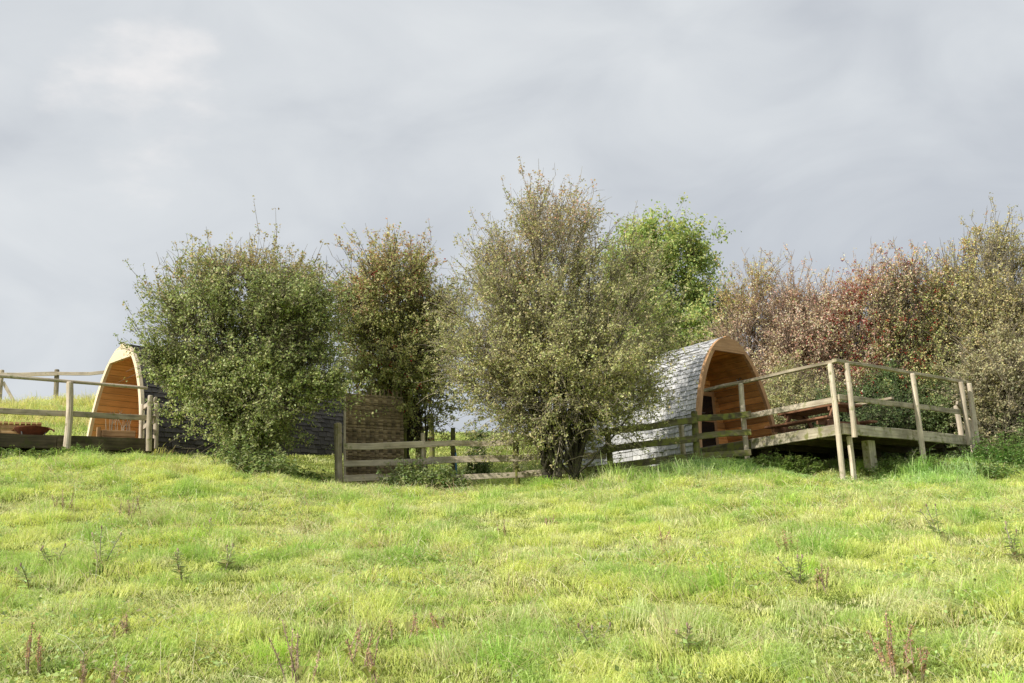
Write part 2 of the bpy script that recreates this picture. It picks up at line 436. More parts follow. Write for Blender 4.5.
def make_pod(near, across, inward, length, label, sh_mat, lining, trim, porch, hw=1.2, base_drop=.25, door_side=1, rake=0., trim_w=.085, door_x=.0, door_w=.30, door_h=1.72):
    """near: one foot of the opening; across: unit vector to the other foot; inward: unit vector into the body"""
    near = np.array(near, float); z0 = near[2]
    mid = near + across * hw
    root = thing('camping_pod', (mid[0], mid[1], gz(mid[0], mid[1])), label, 'camping pod', 'arched timber camping pods')

    def P(x, y, z):
        return mid + across * x + inward * (y + rake * max(z, 0) / POD_H * max(0., 1 - y / length)) + ZUP * z
    # ---- shingled hull: overlapping courses of single shingles
    prof = arch_pts(hw, POD_H, 60)
    prof = np.r_[[[-hw, -base_drop]], prof, [[hw, -base_drop]]]
    nc = 58
    q = resample(prof, nc * 4 + 1)
    half = nc * 2
    mb = MB()
    for side in (0, 1):
        pr = q if side == 0 else q[::-1]
        for c in range(nc // 2):
            i0 = c * 4; i1 = min(i0 + 6, half)
            a = pr[i0]; b = pr[i1]
            tdir = nrm(b - a); nrm2 = np.array([-tdir[1], tdir[0]])
            if side == 1: nrm2 = -nrm2
            y = -.04 - rng.random() * .1
            while y < length:
                wd = rng.uniform(.13, .26); y2 = min(y + wd, length + .02)
                y0 = max(y, .034)
                if y2 - y0 > .02:
                    lo = .026 + rng.normal() * .005; dz = rng.normal() * .008
                    A = a + nrm2 * lo - tdir * dz; A2 = a + nrm2 * (lo - .014) - tdir * dz; B = b + nrm2 * .004
                    if i1 == half: B = b + nrm2 * .012
                    vs = [P(A[0], y0, A[1]), P(A[0], y2 - .006, A[1]), P(B[0], y2 - .006, B[1]), P(B[0], y0, B[1]), P(A2[0], y0, A2[1]), P(A2[0], y2 - .006, A2[1])]
                    r_ = rng.random(2) * 30; s_ = np.linalg.norm(b - a)
                    loc = [(r_[0], r_[1], 0), (r_[0] + wd, r_[1], 0), (r_[0] + wd, r_[1] + s_, 0), (r_[0], r_[1] + s_, 0), (r_[0], r_[1], .02), (r_[0] + wd, r_[1], .02)]
                    v = float(np.clip(rng.normal(.5, .22) + .1 * math.sin(c * 1.3 + y), 0, 1))
                    f = [(0, 1, 2, 3), (4, 5, 1, 0), (0, 3, 4), (1, 5, 2)]
                    if side == 1: f = [t[::-1] for t in f]
                    mb.add(vs, f, loc, (v, v, v))
                y += wd
    mb.build('shingle_cladding', sh_mat, root)
    # ---- ridge cap
    mb = MB()
    mb.tube([P(0, yy, POD_H + .004) for yy in np.linspace(-.04, length, 9)], .035, 8)
    mb.build('ridge_cap', sh_mat, root, True)
    # ---- inner shell under the shingles (closes the hull)
    ip = resample(np.r_[[[-hw + .03, -base_drop]], arch_pts(hw - .03, POD_H - .03, 40), [[hw - .03, -base_drop]]], 48)
    vs = [P(a[0], porch + .02, a[1]) for a in ip] + [P(a[0], length - .02, a[1]) for a in ip]
    n = len(ip); f = [(i, i + 1, n + i + 1, n + i) for i in range(n - 1)] + [tuple(range(n, 2 * n))]
    MB().add(vs, f).build('body_shell', M['black'], root)
    # ---- lining boards of the porch, one long board after another round the section
    lp = resample(arch_pts(hw - .05, POD_H - .05, 60), 41)
    mb = MB()
    for i in range(len(lp) - 1):
        a = lp[i]; b = lp[i + 1]; t_ = nrm(b - a); nn = np.array([t_[1], -t_[0]])
        a2 = a + t_ * .004; b2 = b - t_ * .004; c = (rng.random(),) * 3; r_ = rng.random(3) * 40; l = np.linalg.norm(b - a)
        v8 = [P(*_p) for _p in [(a2[0], .02, a2[1]), (a2[0], porch, a2[1]), (b2[0], porch, b2[1]), (b2[0], .02, b2[1])]]
        in_ = across * nn[0] * .016 + ZUP * nn[1] * .016
        v8 = v8 + [v + in_ for v in v8]
        lc = [(r_[0] + yy, r_[1] + s_, r_[2]) for yy, s_ in [(0, 0), (porch, 0), (porch, l), (0, l)]] * 2
        mb.hexa(v8, lc, c)
    mb.build('porch_lining', lining, root)
    # ---- recessed front wall: horizontal boards with a glazed door
    mb = MB(); hb = .115; k = 0
    z = .0
    while z < POD_H - .08:
        w0 = (hw - .07) * float(half_w(np.array((z + .06) / (POD_H - .07))))
        if w0 > .05:
            dw = door_w + .04
            spans = [(-w0, door_x - dw), (door_x + dw, w0)] if z < door_h and w0 > abs(door_x) + dw + .01 else ([(-w0, door_x - dw)] if z < door_h else [(-w0, w0)])
            for s0, s1 in spans:
                mb.board(P(s0, porch - .03 + .004 * (k % 2), z + hb / 2), P(s1, porch - .03 + .004 * (k % 2), z + hb / 2), .03, hb - .006, inward, warp=.0005)
        z += hb; k += 1
    mb.build('front_wall', lining, root)
    dr = MB()
    for sx in (-1, 1):
        dr.board(P(door_x + sx * door_w, porch - .045, .02), P(door_x + sx * door_w, porch - .045, door_h + .06), .08, .05, across, warp=.001)
    for zz in (.10, .85, door_h):
        dr.board(P(door_x - door_w + .04, porch - .045, zz), P(door_x + door_w - .04, porch - .045, zz), .05, .1, inward, warp=.001)
    door = dr.build('door', trim, root)
    parent_origin[door.name] = parent_origin[root.name]
    gw = door_w - .04
    gl = MB().hexa([P(door_x + x, y, z) for z in (.15, door_h - .05) for x, y in ((-gw, porch - .05), (gw, porch - .05), (gw, porch - .04), (-gw, porch - .04))])
    gl.build('door_glass', M['glass'], door)
    hx_ = door_x + (door_w - .06) * door_side
    hd = MB().tube([P(hx_, porch - .07, .98), P(hx_, porch - .11, .98), P(hx_ - .11 * door_side, porch - .115, .98)], .011, 8)
    hd.build('door_handle', M['steel'], door)
    # ---- porch floor
    mb = MB()
    for j in range(16):
        x0 = -hw + .06 + j * (2 * hw - .12) / 16; x1 = x0 + (2 * hw - .12) / 16 - .008
        xm = (x0 + x1) / 2
        mb.board(P(xm, -.01, -.016), P(xm, porch - .02, -.016), x1 - x0, .03, across, warp=.0005)
    mb.build('porch_floor', M['decking'], root)
    # ---- front trim: curved bands with a flat boarded head
    ti = trim_w
    outer = arch_pts(hw, POD_H, 60)
    zt = POD_H * .865
    mb = MB()
    nseg = 26
    zz = np.linspace(0, zt, nseg)

    def xo(z_): return hw * float(half_w(np.array(z_ / POD_H)))
    for sx in (-1, 1):
        mb = MB(); colr = (.6, .6, .6); r_ = rng.random(3) * 40
        for i in range(nseg - 1):
            z1, z2 = zz[i], zz[i + 1]
            o1, o2 = xo(z1) + .035, xo(z2) + .035
            i1, i2 = max(o1 - ti - .03 * i / nseg, .02), max(o2 - ti - .03 * (i + 1) / nseg, .02)
            pts = [(o1, z1), (i1, z1), (i2, z2), (o2, z2)]
            v8 = [P(sx * x, -.05, z_) for x, z_ in pts] + [P(sx * x, .03, z_) for x, z_ in pts]
            if sx == -1: v8 = v8[4:] + v8[:4]
            mb.hexa(v8, [(r_[0] + z_, r_[1] + x, r_[2]) for x, z_ in pts] * 2, colr)
        mb.build('arch_trim', trim, root)
    mb = MB(); z1 = zt + .004
    while z1 < POD_H + .02:
        z2 = min(z1 + .045, POD_H + .034)
        o1, o2 = xo(min(z1, POD_H - .004)) + .035, (xo(z2) + .035 if z2 < POD_H else .04)
        v8 = [P(x, y_, z_) for y_ in (-.046, .03) for x, z_ in ((-o1, z1), (o1, z1), (o2, z2 - .001), (-o2, z2 - .001))]
        r_ = rng.random(3) * 40 if int((z1 - zt) / .09) != int((z1 - zt - .045) / .09) or z1 < zt + .01 else r_
        mb.hexa(v8, [(r_[0] + x, r_[1] + z_, r_[2]) for y_ in (0, 1) for x, z_ in ((-o1, z1), (o1, z1), (o2, z2), (-o2, z2))], (.6, .6, .6))
        z1 = z2
    mb.build('gable_board', trim, root)
    # ---- skid beams below
    for sx in (-.75, .75):
        b = MB().board(P(sx, 0.05, -.16), P(sx, length - .1, -.16), .15, .22, across)
        b.build('skid_beam', M['fascia_shade'], root)
    return root, P


# right pod
near_R = CR + uR * 3.35 + vR * .09; near_R[2] = ZR + .0
podR, PR = make_pod(near_R, vR, uR, 4.1, 'arched pod with silvery sunlit shingles behind the hawthorn and raised deck', M['shingle_silver'], M['cedar_shade'], M['trim_orange'], 1.25, rake=.08, door_x=.47, door_w=.27, door_h=1.42, door_side=-1)
# left pod
near_L = at(141, 453, 21.3); near_L[2] = ZL
wL = nrm((-.73, .68, 0)); eL = nrm((.68, .73, 0))
podL, PL = make_pod(near_L, wL, eL, 5.4, 'arched pod with shade coloured shingles and glowing cedar porch beside the low deck', M['shingle_shade'], M['cedar'], M['trim_cream'], 1.25, door_side=-1, rake=.16, trim_w=.075)

# coat hooks in the right pod's porch
for k, (y, z) in enumerate(((.75, 1.55), (.35, 1.62))):
    hx = (1.2 - .075) * float(half_w(np.array(z / (POD_H - .05)))) - .01
    hk = MB()
    p0 = PR(hx, y, z)
    hk.tube([p0, p0 - vR * .05, p0 - vR * .07 - ZUP * .05, p0 - vR * .12 - ZUP * .06, p0 - vR * .14 - ZUP * .02], .009, 8)
    o = hk.build('coat_hook', M['steel'], None, True)
    tag(o, ['pale metal hook deeper inside the porch of the silver pod', 'pale metal hook nearer the mouth of the silver pod'][k], 'hook', 'hooks on the porch wall')

# ------------------------------------------------------------------ right deck
deckR = thing('raised_deck', (CR[0], CR[1], gz(CR[0], CR[1])), 'tall timber deck on posts with handrails in front of the silver pod', 'deck')


def DR(u, v, z=0.):
    return CR + uR * u + vR * v + ZUP * z


UL, VL = 3.33, 4.0
mb = MB(); k = 0; v0 = .03
while v0 < VL - .03:
    mb.board(DR(.03, v0 + .07, -.016), DR(UL - .02, v0 + .07, -.016), .134, .032, vR, warp=.002); v0 += .14
mb.build('deck_floor', M['decking'], deckR)
mb = MB()
for uu in (.5, 1.2, 1.9, 2.6):
    mb.board(DR(uu, .06, -.12), DR(uu, VL - .06, -.12), .06, .17, uR)
mb.build('joists', M['fascia_shade'], deckR)
MB().board(DR(-.035, -.06, -.105), DR(-.035, VL, -.105), .045, .185, uR).build('fascia', M['fascia'], deckR)
MB().board(DR(.0, -.035, -.105), DR(1.95, -.035, -.105), .045, .185, vR).build('fascia', M['fascia'], deckR)
MB().board(DR(1.96, -.03, -.12), DR(UL, -.03, -.12), .045, .19, vR).build('fascia', M['mossy'], deckR)  # mossy end board; its dark colour also carries the shade there
# handrails, mid rails
MB().board(DR(-.09, -.12, 1.05), DR(2.9, -.1, 1.05), .09, .055, vR).build('handrail', M['rail'], deckR)
MB().board(DR(-.1, -.17, 1.055), DR(-.08, VL + .1, 1.03), .09, .055, uR).build('handrail', M['rail'], deckR)
MB().board(DR(-.1, -.1, .40), DR(2.0, -.1, .40), .035, .10, vR).build('mid_rail', M['pole'], deckR)
MB().board(DR(-.1, -.16, .42), DR(-.1, VL, .42), .035, .095, uR).build('mid_rail', M['rail'], deckR)


def gpole(name, u, v, top, r, parent=deckR, mat=None, deep=.15, bottom=None, fn=DR, lean=(0, 0)):
    p1 = fn(u, v, top); b = fn(u + lean[0], v + lean[1], 0)
    zb = gz(b[0], b[1]) - deep if bottom is None else b[2] + bottom
    b[2] = zb
    return MB().pole(b, p1, r * 1.05, r).build(name, mat or M['pole'], parent)


gpole('post', .0, -.15, 1.02, .047)
gpole('post', -.15, .1, 1.02, .046, bottom=-.26)
gpole('post', 1.96, -.17, 1.02, .048)
gpole('post', -.16, 2.1, 1.02, .047)
gpole('post', -.16, 3.75, 1.0, .047, bottom=-.22)
gpole('post', -.16, 4.05, 1.0, .048)
gpole('support_post', .04, .22, -.21, .046)
sp_ = DR(.3, 1.15, 0)
MB().board((sp_[0], sp_[1], gz(sp_[0], sp_[1]) - .1), (sp_[0], sp_[1], ZR - .21), .2, .15, vR).build('support_post', M['fascia'], deckR)
for (u_, v_) in ((2.9, .3), (.4, 3.7), (2.9, 3.8), (1.7, 2.1), (1.9, .3)):
    sp_ = DR(u_, v_, 0)
    MB().board((sp_[0], sp_[1], gz(sp_[0], sp_[1]) - .1), (sp_[0], sp_[1], ZR - .21), .14, .14, vR).build('support_post', M['fascia_shade'], deckR)
# far side rail and the steps' newel posts
gpole('post', 2.6, VL + .05, .75, .05)
MB().board(DR(1.5, VL + .02, .98), DR(2.7, VL + .02, .98), .09, .05, vR).build('handrail', M['rail'], deckR)
# steps going down on the far side
steps = thing('deck_steps', DR(.9, VL + .3, -.6), 'short flight of wooden steps at the far end of the tall deck', 'steps')
mb1 = MB()
for s_ in range(4):
    z_ = -.2 * (s_ + 1); vv = VL + .06 + .27 * s_
    t_ = MB().board(DR(.25, vv + .13, z_), DR(1.25, vv + .13, z_), .25, .04, vR); t_.build('tread', M['decking'], steps)
for u_ in (.22, 1.28):
    a_ = DR(u_, VL + .02, -.15); b_ = DR(u_, VL + 1.15, -1.0)
    MB().board(a_, b_, .045, .2, uR).build('stringer', M['fascia'], steps)
for vv, hh in ((VL + .1, .62), (VL + .55, .40)):
    p1 = DR(.2, vv, hh); p0 = DR(.2, vv, -.5)
    MB().pole(p0, p1, .05).build('newel_post', M['pole'], steps)
MB().board(DR(.13, VL + .02, .66), DR(.13, VL + .75, .28), .045, .08, uR).build('handrail', M['rail'], steps)


# ------------------------------------------------------------------ picnic table
def picnic_table(o, ax, label, mat, L_=1.5):
    o = np.array(o, float); ax = nrm(np.array([ax[0], ax[1], 0])); ay = np.array([-ax[1], ax[0], 0])
    t = thing('picnic_table', o, label, 'picnic table')

    def Q(x, y, z): return o + ax * x + ay * y + ZUP * z
    mb = MB()
    for k in range(5):
        y = -.3 + k * .15
        mb.board(Q(-L_ / 2, y, .72), Q(L_ / 2, y, .72), .14, .04, ay)
    mb.build('table_top', mat, t)
    for sy in (-1, 1):
        mb = MB()
        for k in range(2):
            mb.board(Q(-L_ / 2, sy * (.62 + k * .14), .43), Q(L_ / 2, sy * (.62 + k * .14), .43), .13, .04, ay)
        mb.build('bench_seat', mat, t)
    for sx in (-1, 1):
        x = sx * (L_ / 2 - .22)
        for sy in (-1, 1):
            MB().board(Q(x, sy * .72, 0.0), Q(x, sy * .24, .70), .045, .1, ax).build('leg', mat, t)
        MB().board(Q(x + .05, -.78, .37), Q(x + .05, .78, .37), .045, .1, ax).build('seat_bearer', mat, t)
        MB().board(Q(x + .05, -.36, .66), Q(x + .05, .36, .66), .045, .08, ax).build('top_bearer', mat, t)
    return t


picnic_table(DR(2.15, 2.4, 0), uR, 'reddish brown picnic table on the tall deck behind its rail', M['bench'], 1.5)

# ------------------------------------------------------------------ left deck
deckL = thing('low_deck', (CL[0], CL[1], gz(CL[0], CL[1])), 'low deck with shade coloured edge and pole railing in front of the cedar porch', 'deck')


def DL(a, b, z=0.):
    return CL + dL * a + bL * b + ZUP * z


LA, LB = 5.2, 2.3
mb = MB(); b0 = .03
while b0 < LB:
    mb.board(DL(.02, b0 + .07, -.016), DL(LA, b0 + .07, -.016), .134, .032, bL, warp=.002); b0 += .14
mb.build('deck_floor', M['decking'], deckL)
for a0, a1 in ((0, 1.64), (1.65, 3.5), (3.51, LA)):
    MB().board(DL(a0, -.03, -.12), DL(a1, -.03, -.12), .045, .24, bL).build('fascia', M['fascia_shade'], deckL)
MB().board(DL(-.03, -.05, -.12), DL(-.03, LB, -.12), .045, .24, dL).build('fascia', M['fascia_shade'], deckL)
for a_, b_ in ((.3, .5), (2.6, .5), (4.8, .5), (.3, 1.9), (2.6, 1.9)):
    q_ = DL(a_, b_)
    MB().board((q_[0], q_[1], gz(q_[0], q_[1]) - .2), (q_[0], q_[1], ZL - .035), .14, .14, bL).build('support_post', M['fascia_shade'], deckL)
hr = MB(); hr.pole(DL(LA, -.13, 1.04), DL(.12, -.13, .93), .036, .03, bow=.02); hr.build('handrail', M['pole'], deckL)
MB().board(DL(LA, -.12, .40), DL(-.05, -.12, .37), .04, .10, bL).build('mid_rail', M['rail'], deckL)
gpole('post', .08, -.2, .78, .05, deckL, fn=DL, bottom=-.26)
gpole('post', 1.5, -.2, .95, .06, deckL, fn=DL, bottom=-.26)
gpole('post', 3.6, -.2, 1.05, .06, deckL, fn=DL, bottom=-.26)
gpole('post', -.22, .6, .78, .05, deckL, fn=DL, bottom=-.1)
gpole('post', .02, .75, .78, .035, deckL, fn=DL, bottom=-.03)
MB().board(DL(-.02, -.2, .72), DL(-.02, .8, .72), .04, .09, dL).build('side_rail', M['pole'], deckL)
MB().board(DL(-.02, -.2, .32), DL(-.02, .8, .32), .04, .09, dL).build('side_rail', M['pole'], deckL)

# planter box in front of the left pod
bx_o = at(117, 440, 20.55); bx_o[2] = ZL
bx = thing('planter_box', bx_o, 'wooden planter trough with dry stalks at the foot of the cedar porch', 'planter')
ba = nrm((.86, .5, 0)); bb = np.array([-ba[1], ba[0], 0])
def BX(x, y, z): return bx_o + ba * x + bb * y + ZUP * z
mb = MB()
for z_ in (.065, .19):
    for y_ in (-.16, .16): mb.board(BX(-.3, y_, z_), BX(.3, y_, z_), .03, .12, bb)
    for x_ in (-.3, .3): mb.board(BX(x_, -.14, z_), BX(x_, .14, z_), .03, .12, ba)
mb.board(BX(-.36, -.12, .0), BX(-.36, -.12, .3), .07, .07, ba)
mb.build('trough', M['planter'], bx)
MB().hexa([BX(x, y, z) for z in (.1, .21) for x, y in ((-.28, -.14), (.28, -.14), (.28, .14), (-.28, .14))]).build('soil', M['black'], bx)
mb = MB()
for k in range(16):
    x, y = rng.uniform(-.26, .26), rng.uniform(-.1, .1); h_ = rng.uniform(.2, .5)
    mb.tube([BX(x, y, .2), BX(x + rng.normal() * .02, y, .2 + h_ * .5), BX(x + rng.normal() * .06, y, .2 + h_)], [.006, .005, .003], 5)
mb.build('dry_stalks', M['twig_pale'], bx)

# slatted table and fire bowl on the left deck
tp = at(19, 433, 20.0); tp[2] = ZL
tb = thing('slatted_table', tp, 'low pale slatted table at the left end of the low deck', 'table')
ta = nrm((.9, .42, 0)); tbv = np.array([-ta[1], ta[0], 0])
def TB(x, y, z): return tp + ta * x + tbv * y + ZUP * z
mb = MB()
for k in range(9): mb.board(TB(-.42 + k * .095, -.32, .36), TB(-.42 + k * .095, .32, .36), .08, .035, ta)
mb.build('slatted_top', M['table_pale'], tb)
for x_ in (-.36, .32):
    for y_ in (-.26, .26): MB().board(TB(x_, y_, 0), TB(x_, y_, .342), .09, .06, ta).build('leg', M['table_pale'], tb)
mb = MB()
for y_ in (-.27, .27):
    for z_ in (.20, .29): mb.board(TB(-.31, y_, z_), TB(.27, y_, z_), .025, .08, tbv)
mb.build('apron', M['table_pale'], tb)
fp = at(32, 433, 19.75); fp[2] = ZL
fb = thing('fire_bowl', fp, 'rusty red iron fire bowl on thin legs beside the slatted table', 'fire bowl')
NB = 20
vs = []; f = []
rows = [(.05, .10), (.16, .12), (.25, .17), (.31, .24), (.32, .25), (.30, .25), (.24, .18), (.15, .135), (.04, .115)]
for (r_, z_) in rows:
    for j in range(NB):
        th = 2 * math.pi * j / NB
        vs.append(fp + np.array((r_ * math.cos(th), r_ * math.sin(th), z_)))
for k in range(len(rows) - 1):
    for j in range(NB): f.append((k * NB + j, k * NB + (j + 1) % NB, (k + 1) * NB + (j + 1) % NB, (k + 1) * NB + j))
f.append(tuple(range(NB - 1, -1, -1))); f.append(tuple((len(rows) - 1) * NB + j for j in range(NB)))
MB().add(vs, f).build('bowl', M['rust'], fb, True)
for k in range(3):
    th = 2 * math.pi * k / 3 + 2.2; d_ = np.array((math.cos(th), math.sin(th), 0))
    MB().tube([fp + d_ * .2, fp + d_ * .24 + ZUP * .19], .012, 8).build('leg', M['steel'], fb)
for sx in (-1, 1):
    c_ = fp + np.array((sx * .31, 0, .23)); o_ = np.array((sx, 0, 0))
    MB().tube([c_ + np.array((0, -.06, 0)), c_ + o_ * .07 + np.array((0, -.05, -.02)), c_ + o_ * .1 + ZUP * -.06, c_ + o_ * .07 + np.array((0, .05, -.02)), c_ + np.array((0, .06, 0))], .01, 8).build('handle', M['rust'], fb, True)


# ------------------------------------------------------------------ fences
def fence(label, posts, rails, mat_post, mat_rail, group=None):
    """posts: (px, py_top, Y, radius, square?)  rails: (px0, py0, Y0, px1, py1, Y1, height)"""
    p = at(posts[0][0], posts[0][1], posts[0][2])
    t = thing('post_and_rail_fence', (p[0], p[1], gz(p[0], p[1])), label, 'fence', group)
    for (px, py, Y, r, mt) in posts:
        q = at(px, py, Y)
        b = np.array([q[0] + rng.normal() * .02, q[1], gz(q[0], q[1]) - .2])
        MB().pole(b, q, r * 1.05, r).build('post', M[mt], t)
    for (a, b_, c, d, e, f_, h) in rails:
        p0, p1 = at(a, b_, c), at(d, e, f_)
        MB().board(p0, p1, .045, h, np.cross(nrm(p1 - p0), ZUP), warp=.012).build('rail', mat_rail, t)
    return t


YF = 19.25
fence('weathered three rail fence in front of the woven hurdle', [
    (338, 423, YF, .07, 'rail'), (423, 433, YF + .05, .04, 'rail'), (516, 440, YF + .1, .055, 'mossy')],
    [(344, 446, YF - .06, 425, 444.5, YF, .115), (344, 463.5, YF - .06, 428, 461, YF, .11), (344, 479, YF - .06, 430, 477, YF, .115),
     (424, 444.5, YF - .03, 513, 442, YF + .05, .10), (428, 461, YF - .03, 530, 458, YF + .05, .12), (430, 477.5, YF - .03, 528, 474.5, YF + .05, .10),
     (517, 458, YF + .06, 606, 456, YF + .2, .11), (517, 474.5, YF + .06, 606, 470, YF + .2, .11)],
    M['pole'], M['pole'])
fence('dark mossy rail fence climbing past the silver shingles to the tall deck', [
    (607, 428, YF + .2, .055, 'mossy'), (694, 411, 19.7, .06, 'mossy'), (681, 424, 20.15, .05, 'rail')],
    [(600, 433, YF + .1, 697, 419.5, 19.6, .12), (600, 451, YF + .1, 697, 438.5, 19.6, .12), (585, 470, YF + .1, 697, 456, 19.6, .12),
     (697, 418.5, 19.62, 751, 414, 19.55, .11), (697, 436.5, 19.62, 751, 432.5, 19.55, .11), (697, 456, 19.62, 751, 452.5, 19.55, .11)],
    M['mossy'], M['mossy'])
fence('short mossy fence with crooked rails running back behind the hurdle', [
    (404, 404, 21.3, .05, 'mossy'), (417, 408, 22.6, .06, 'mossy'), (431, 414, 24.3, .06, 'mossy')],
    [(400, 423, 21.2, 432, 418, 24.2, .1), (400, 433, 21.2, 432, 427, 24.2, .1), (400, 445, 21.2, 432, 438, 24.2, .09)],
    M['mossy'], M['mossy'])
fence('distant rail fence on the grass ridge behind the low deck', [
    (2, 370, 33.5, .075, 'rail'), (57, 369.5, 34, .075, 'rail'), (118, 370, 34.5, .075, 'rail')],
    [(-2, 375, 33.4, 57, 373.5, 33.9, .13), (57, 373.5, 33.9, 122, 372, 34.4, .11), (3, 382, 33.5, 14, 402, 33.6, .1)],
    M['rail'], M['pole'])

# ------------------------------------------------------------------ woven hurdle
h0 = at(346, 484, 20.1); h1 = at(403, 484, 20.6)
h0[2] = gz(h0[0], h0[1]) - .1; h1[2] = gz(h1[0], h1[1]) - .1
hz = at(346, 389, 20.1)[2]
hur = thing('wattle_hurdle', h0, 'tall brown woven wattle hurdle standing behind the rail fence', 'hurdle')
hd_ = nrm(h1 - h0); hn = nrm(np.cross(hd_, ZUP)); HL = np.linalg.norm(h1 - h0)
mb = MB(); ns = 14
for k in range(ns):
    p0 = h0 + (h1 - h0) * (k / (ns - 1)); p1 = p0.copy(); p1[2] = hz + rng.uniform(-.02, .09)
    mb.pole(p0, p1, .014, .011, 7, .006)
mb.build('upright_rod', M['wattle'], hur)
mb = MB(); z_ = .06; k = 0
HH = hz - h0[2] - .08
while z_ < HH:
    r_ = rng.uniform(.008, .0135)
    ts = np.linspace(-.02, 1.02, (ns - 1) * 4 + 1)
    ph = k % 2
    pts = [h0 + (h1 - h0) * t + hn * math.cos((t * (ns - 1) + ph) * math.pi) * .02 + ZUP * (z_ + .002 * math.sin(t * 9 + k) + rng.normal() * .0012) for t in ts]
    mb.tube(pts, r_, 5, wob=.05)
    z_ += r_ * .98; k += 1
mb.build('woven_panel', M['wattle'], hur)
st0 = at(345, 484, 20.0); st0[2] = gz(st0[0], st0[1]) - .1; st1 = at(345, 383, 20.0)
MB().pole(st0, st1, .025, .02).build('stake', M['pole'], hur)

# ------------------------------------------------------------------ standpipe
s0 = at(453, 476, 21.4); s0[2] = gz(s0[0], s0[1]); s1 = at(453, 428, 21.4)
sp = thing('water_standpipe', s0, 'grey wooden post with a blue water pipe behind the rail fence', 'standpipe')
MB().board(s0 - ZUP * .1, s1, .085, .085, (1, 0, 0)).build('post', M['mossy'], sp)
sa = s0 + np.array((.07, -.06, 0)); 
MB().tube([sa, sa + ZUP * .3, sa + ZUP * .6], .02, 10).build('pipe', M['blue'], sp, True)
MB().tube([sa + ZUP * .6, sa + ZUP * .66, sa + np.array((0, -.08, .67)), sa + np.array((0, -.1, .62))], .014, 8).build('tap', M['steel'], sp, True)
MB().board(s0 + np.array((-.1, -.12, .0)), s0 + np.array((-.1, -.12, .16)), .22, .2, (1, 0, 0)).build('base_block', M['concrete'], sp)


# ------------------------------------------------------------------ vegetation
def batch_tubes(paths, rad, seg=3):
    """paths (N,P,3), rad (N,P) -> verts, loops, totals, loc"""
    N, Pn, _ = paths.shape
    t = nrm(np.gradient(paths, axis=1))
    ref = np.where(np.abs(t[..., 2:3]) > .85, np.array([1., .1, 0]), np.array([.1, .2, 1.]))
    x = nrm(np.cross(t, ref)); y = np.cross(t, x)
    th = np.arange(seg) * 2 * math.pi / seg
    v = paths[:, :, None, :] + (x[:, :, None, :] * np.cos(th)[None, None, :, None] + y[:, :, None, :] * np.sin(th)[None, None, :, None]) * rad[:, :, None, None]
    base = (np.arange(N) * Pn * seg)[:, None, None]
    k = (np.arange(Pn - 1) * seg)[None, :, None]; j = np.arange(seg)[None, None, :]; j2 = (j + 1) % seg
    f = np.stack([base + k + j, base + k + j2, base + k + seg + j2, base + k + seg + j], -1).reshape(-1, 4)
    L = np.linspace(0, 1, Pn)[None, :, None] * 1.5 + rng.random((N, 1, 1)) * 40
    loc = np.stack(np.broadcast_arrays(L, np.cos(th)[None, None] * .05 + rng.random((N, 1, 1)) * 9, np.sin(th)[None, None] * .05), -1)
    return v.reshape(-1, 3), f, loc.reshape(-1, 3)


def join(parts):
    vs = []; fs = []; ls = []; b = 0
    for v, f, l in parts:
        vs.append(v); fs.append(f + b); ls.append(l); b += len(v)
    return np.concatenate(vs), np.concatenate(fs), np.concatenate(ls)


def curve(a, b, mid, n):
    t = np.linspace(0, 1, n)[None, :, None]
    return a[:, None] * (1 - t) ** 2 + 2 * mid[:, None] * t * (1 - t) + b[:, None] * t ** 2


def lobe(px, py, Y, rx, rz, ry=None):
    c = at(px, py, Y); s = Y / F * 1.03
    rxw = rx * s; rzw = rz * s
    return (c, np.array([rxw, ry if ry else rxw * .95, rzw]))


def sample_lobes(lobes, n, lo=.0, power=.45):
    lobes = [(c, r * .88) for c, r in lobes]
    vol = np.array([np.prod(r) ** .85 for _, r in lobes]); pick = rng.choice(len(lobes), n, p=vol / vol.sum())
    d = nrm(rng.normal(size=(n, 3))); rr = lo + (1 - lo) * rng.random(n) ** power
    C = np.array([c for c, _ in lobes])[pick]; Rr = np.array([r for _, r in lobes])[pick]
    wob = .42 + 1.16 * noise3(d + pick[:, None] * 3.1 + C * .3, 2.6, 17)
    return C + d * (rr * wob)[:, None] * Rr, d


def attach(p, nodes, up_pen=.6):
    out = np.empty(len(p), int)
    for s in range(0, len(p), 400):
        d = p[s:s + 400, None] - nodes[None]
        c = np.linalg.norm(d, axis=-1) + up_pen * np.maximum(0, -d[..., 2])
        out[s:s + 400] = c.argmin(1)
    return out


def leaf_mesh(pos, size, outdir, colr, upb=.5, aspect=.62, droop=0.):
    n = len(pos)
    nn = nrm(rng.normal(size=(n, 3)) * .75 + outdir * .5 + np.array([-.1, -.1, upb]))
    a = nrm(np.cross(nn, rng.normal(size=(n, 3)))); a[:, 2] -= droop; a = nrm(a)
    b = nrm(np.cross(nn, a))
    s = size[:, None]
    fold = nn * s * .12
    v = np.stack([pos - a * s * .5, pos + b * s * aspect * .5 + fold, pos + a * s * .5, pos - b * s * aspect * .5 + fold], 1).reshape(-1, 3)
    f = np.arange(n * 4).reshape(-1, 4)
    return v, f, np.repeat(colr, 4, axis=0)


def palette(cols, w, n, var=.18):
    c = np.array(cols)[rng.choice(len(cols), n, p=np.array(w) / sum(w))]
    return np.clip(c * (1 + rng.normal(size=(n, 1)) * var) * (1 + rng.normal(size=(n, 3)) * var * .3), .005, .9)


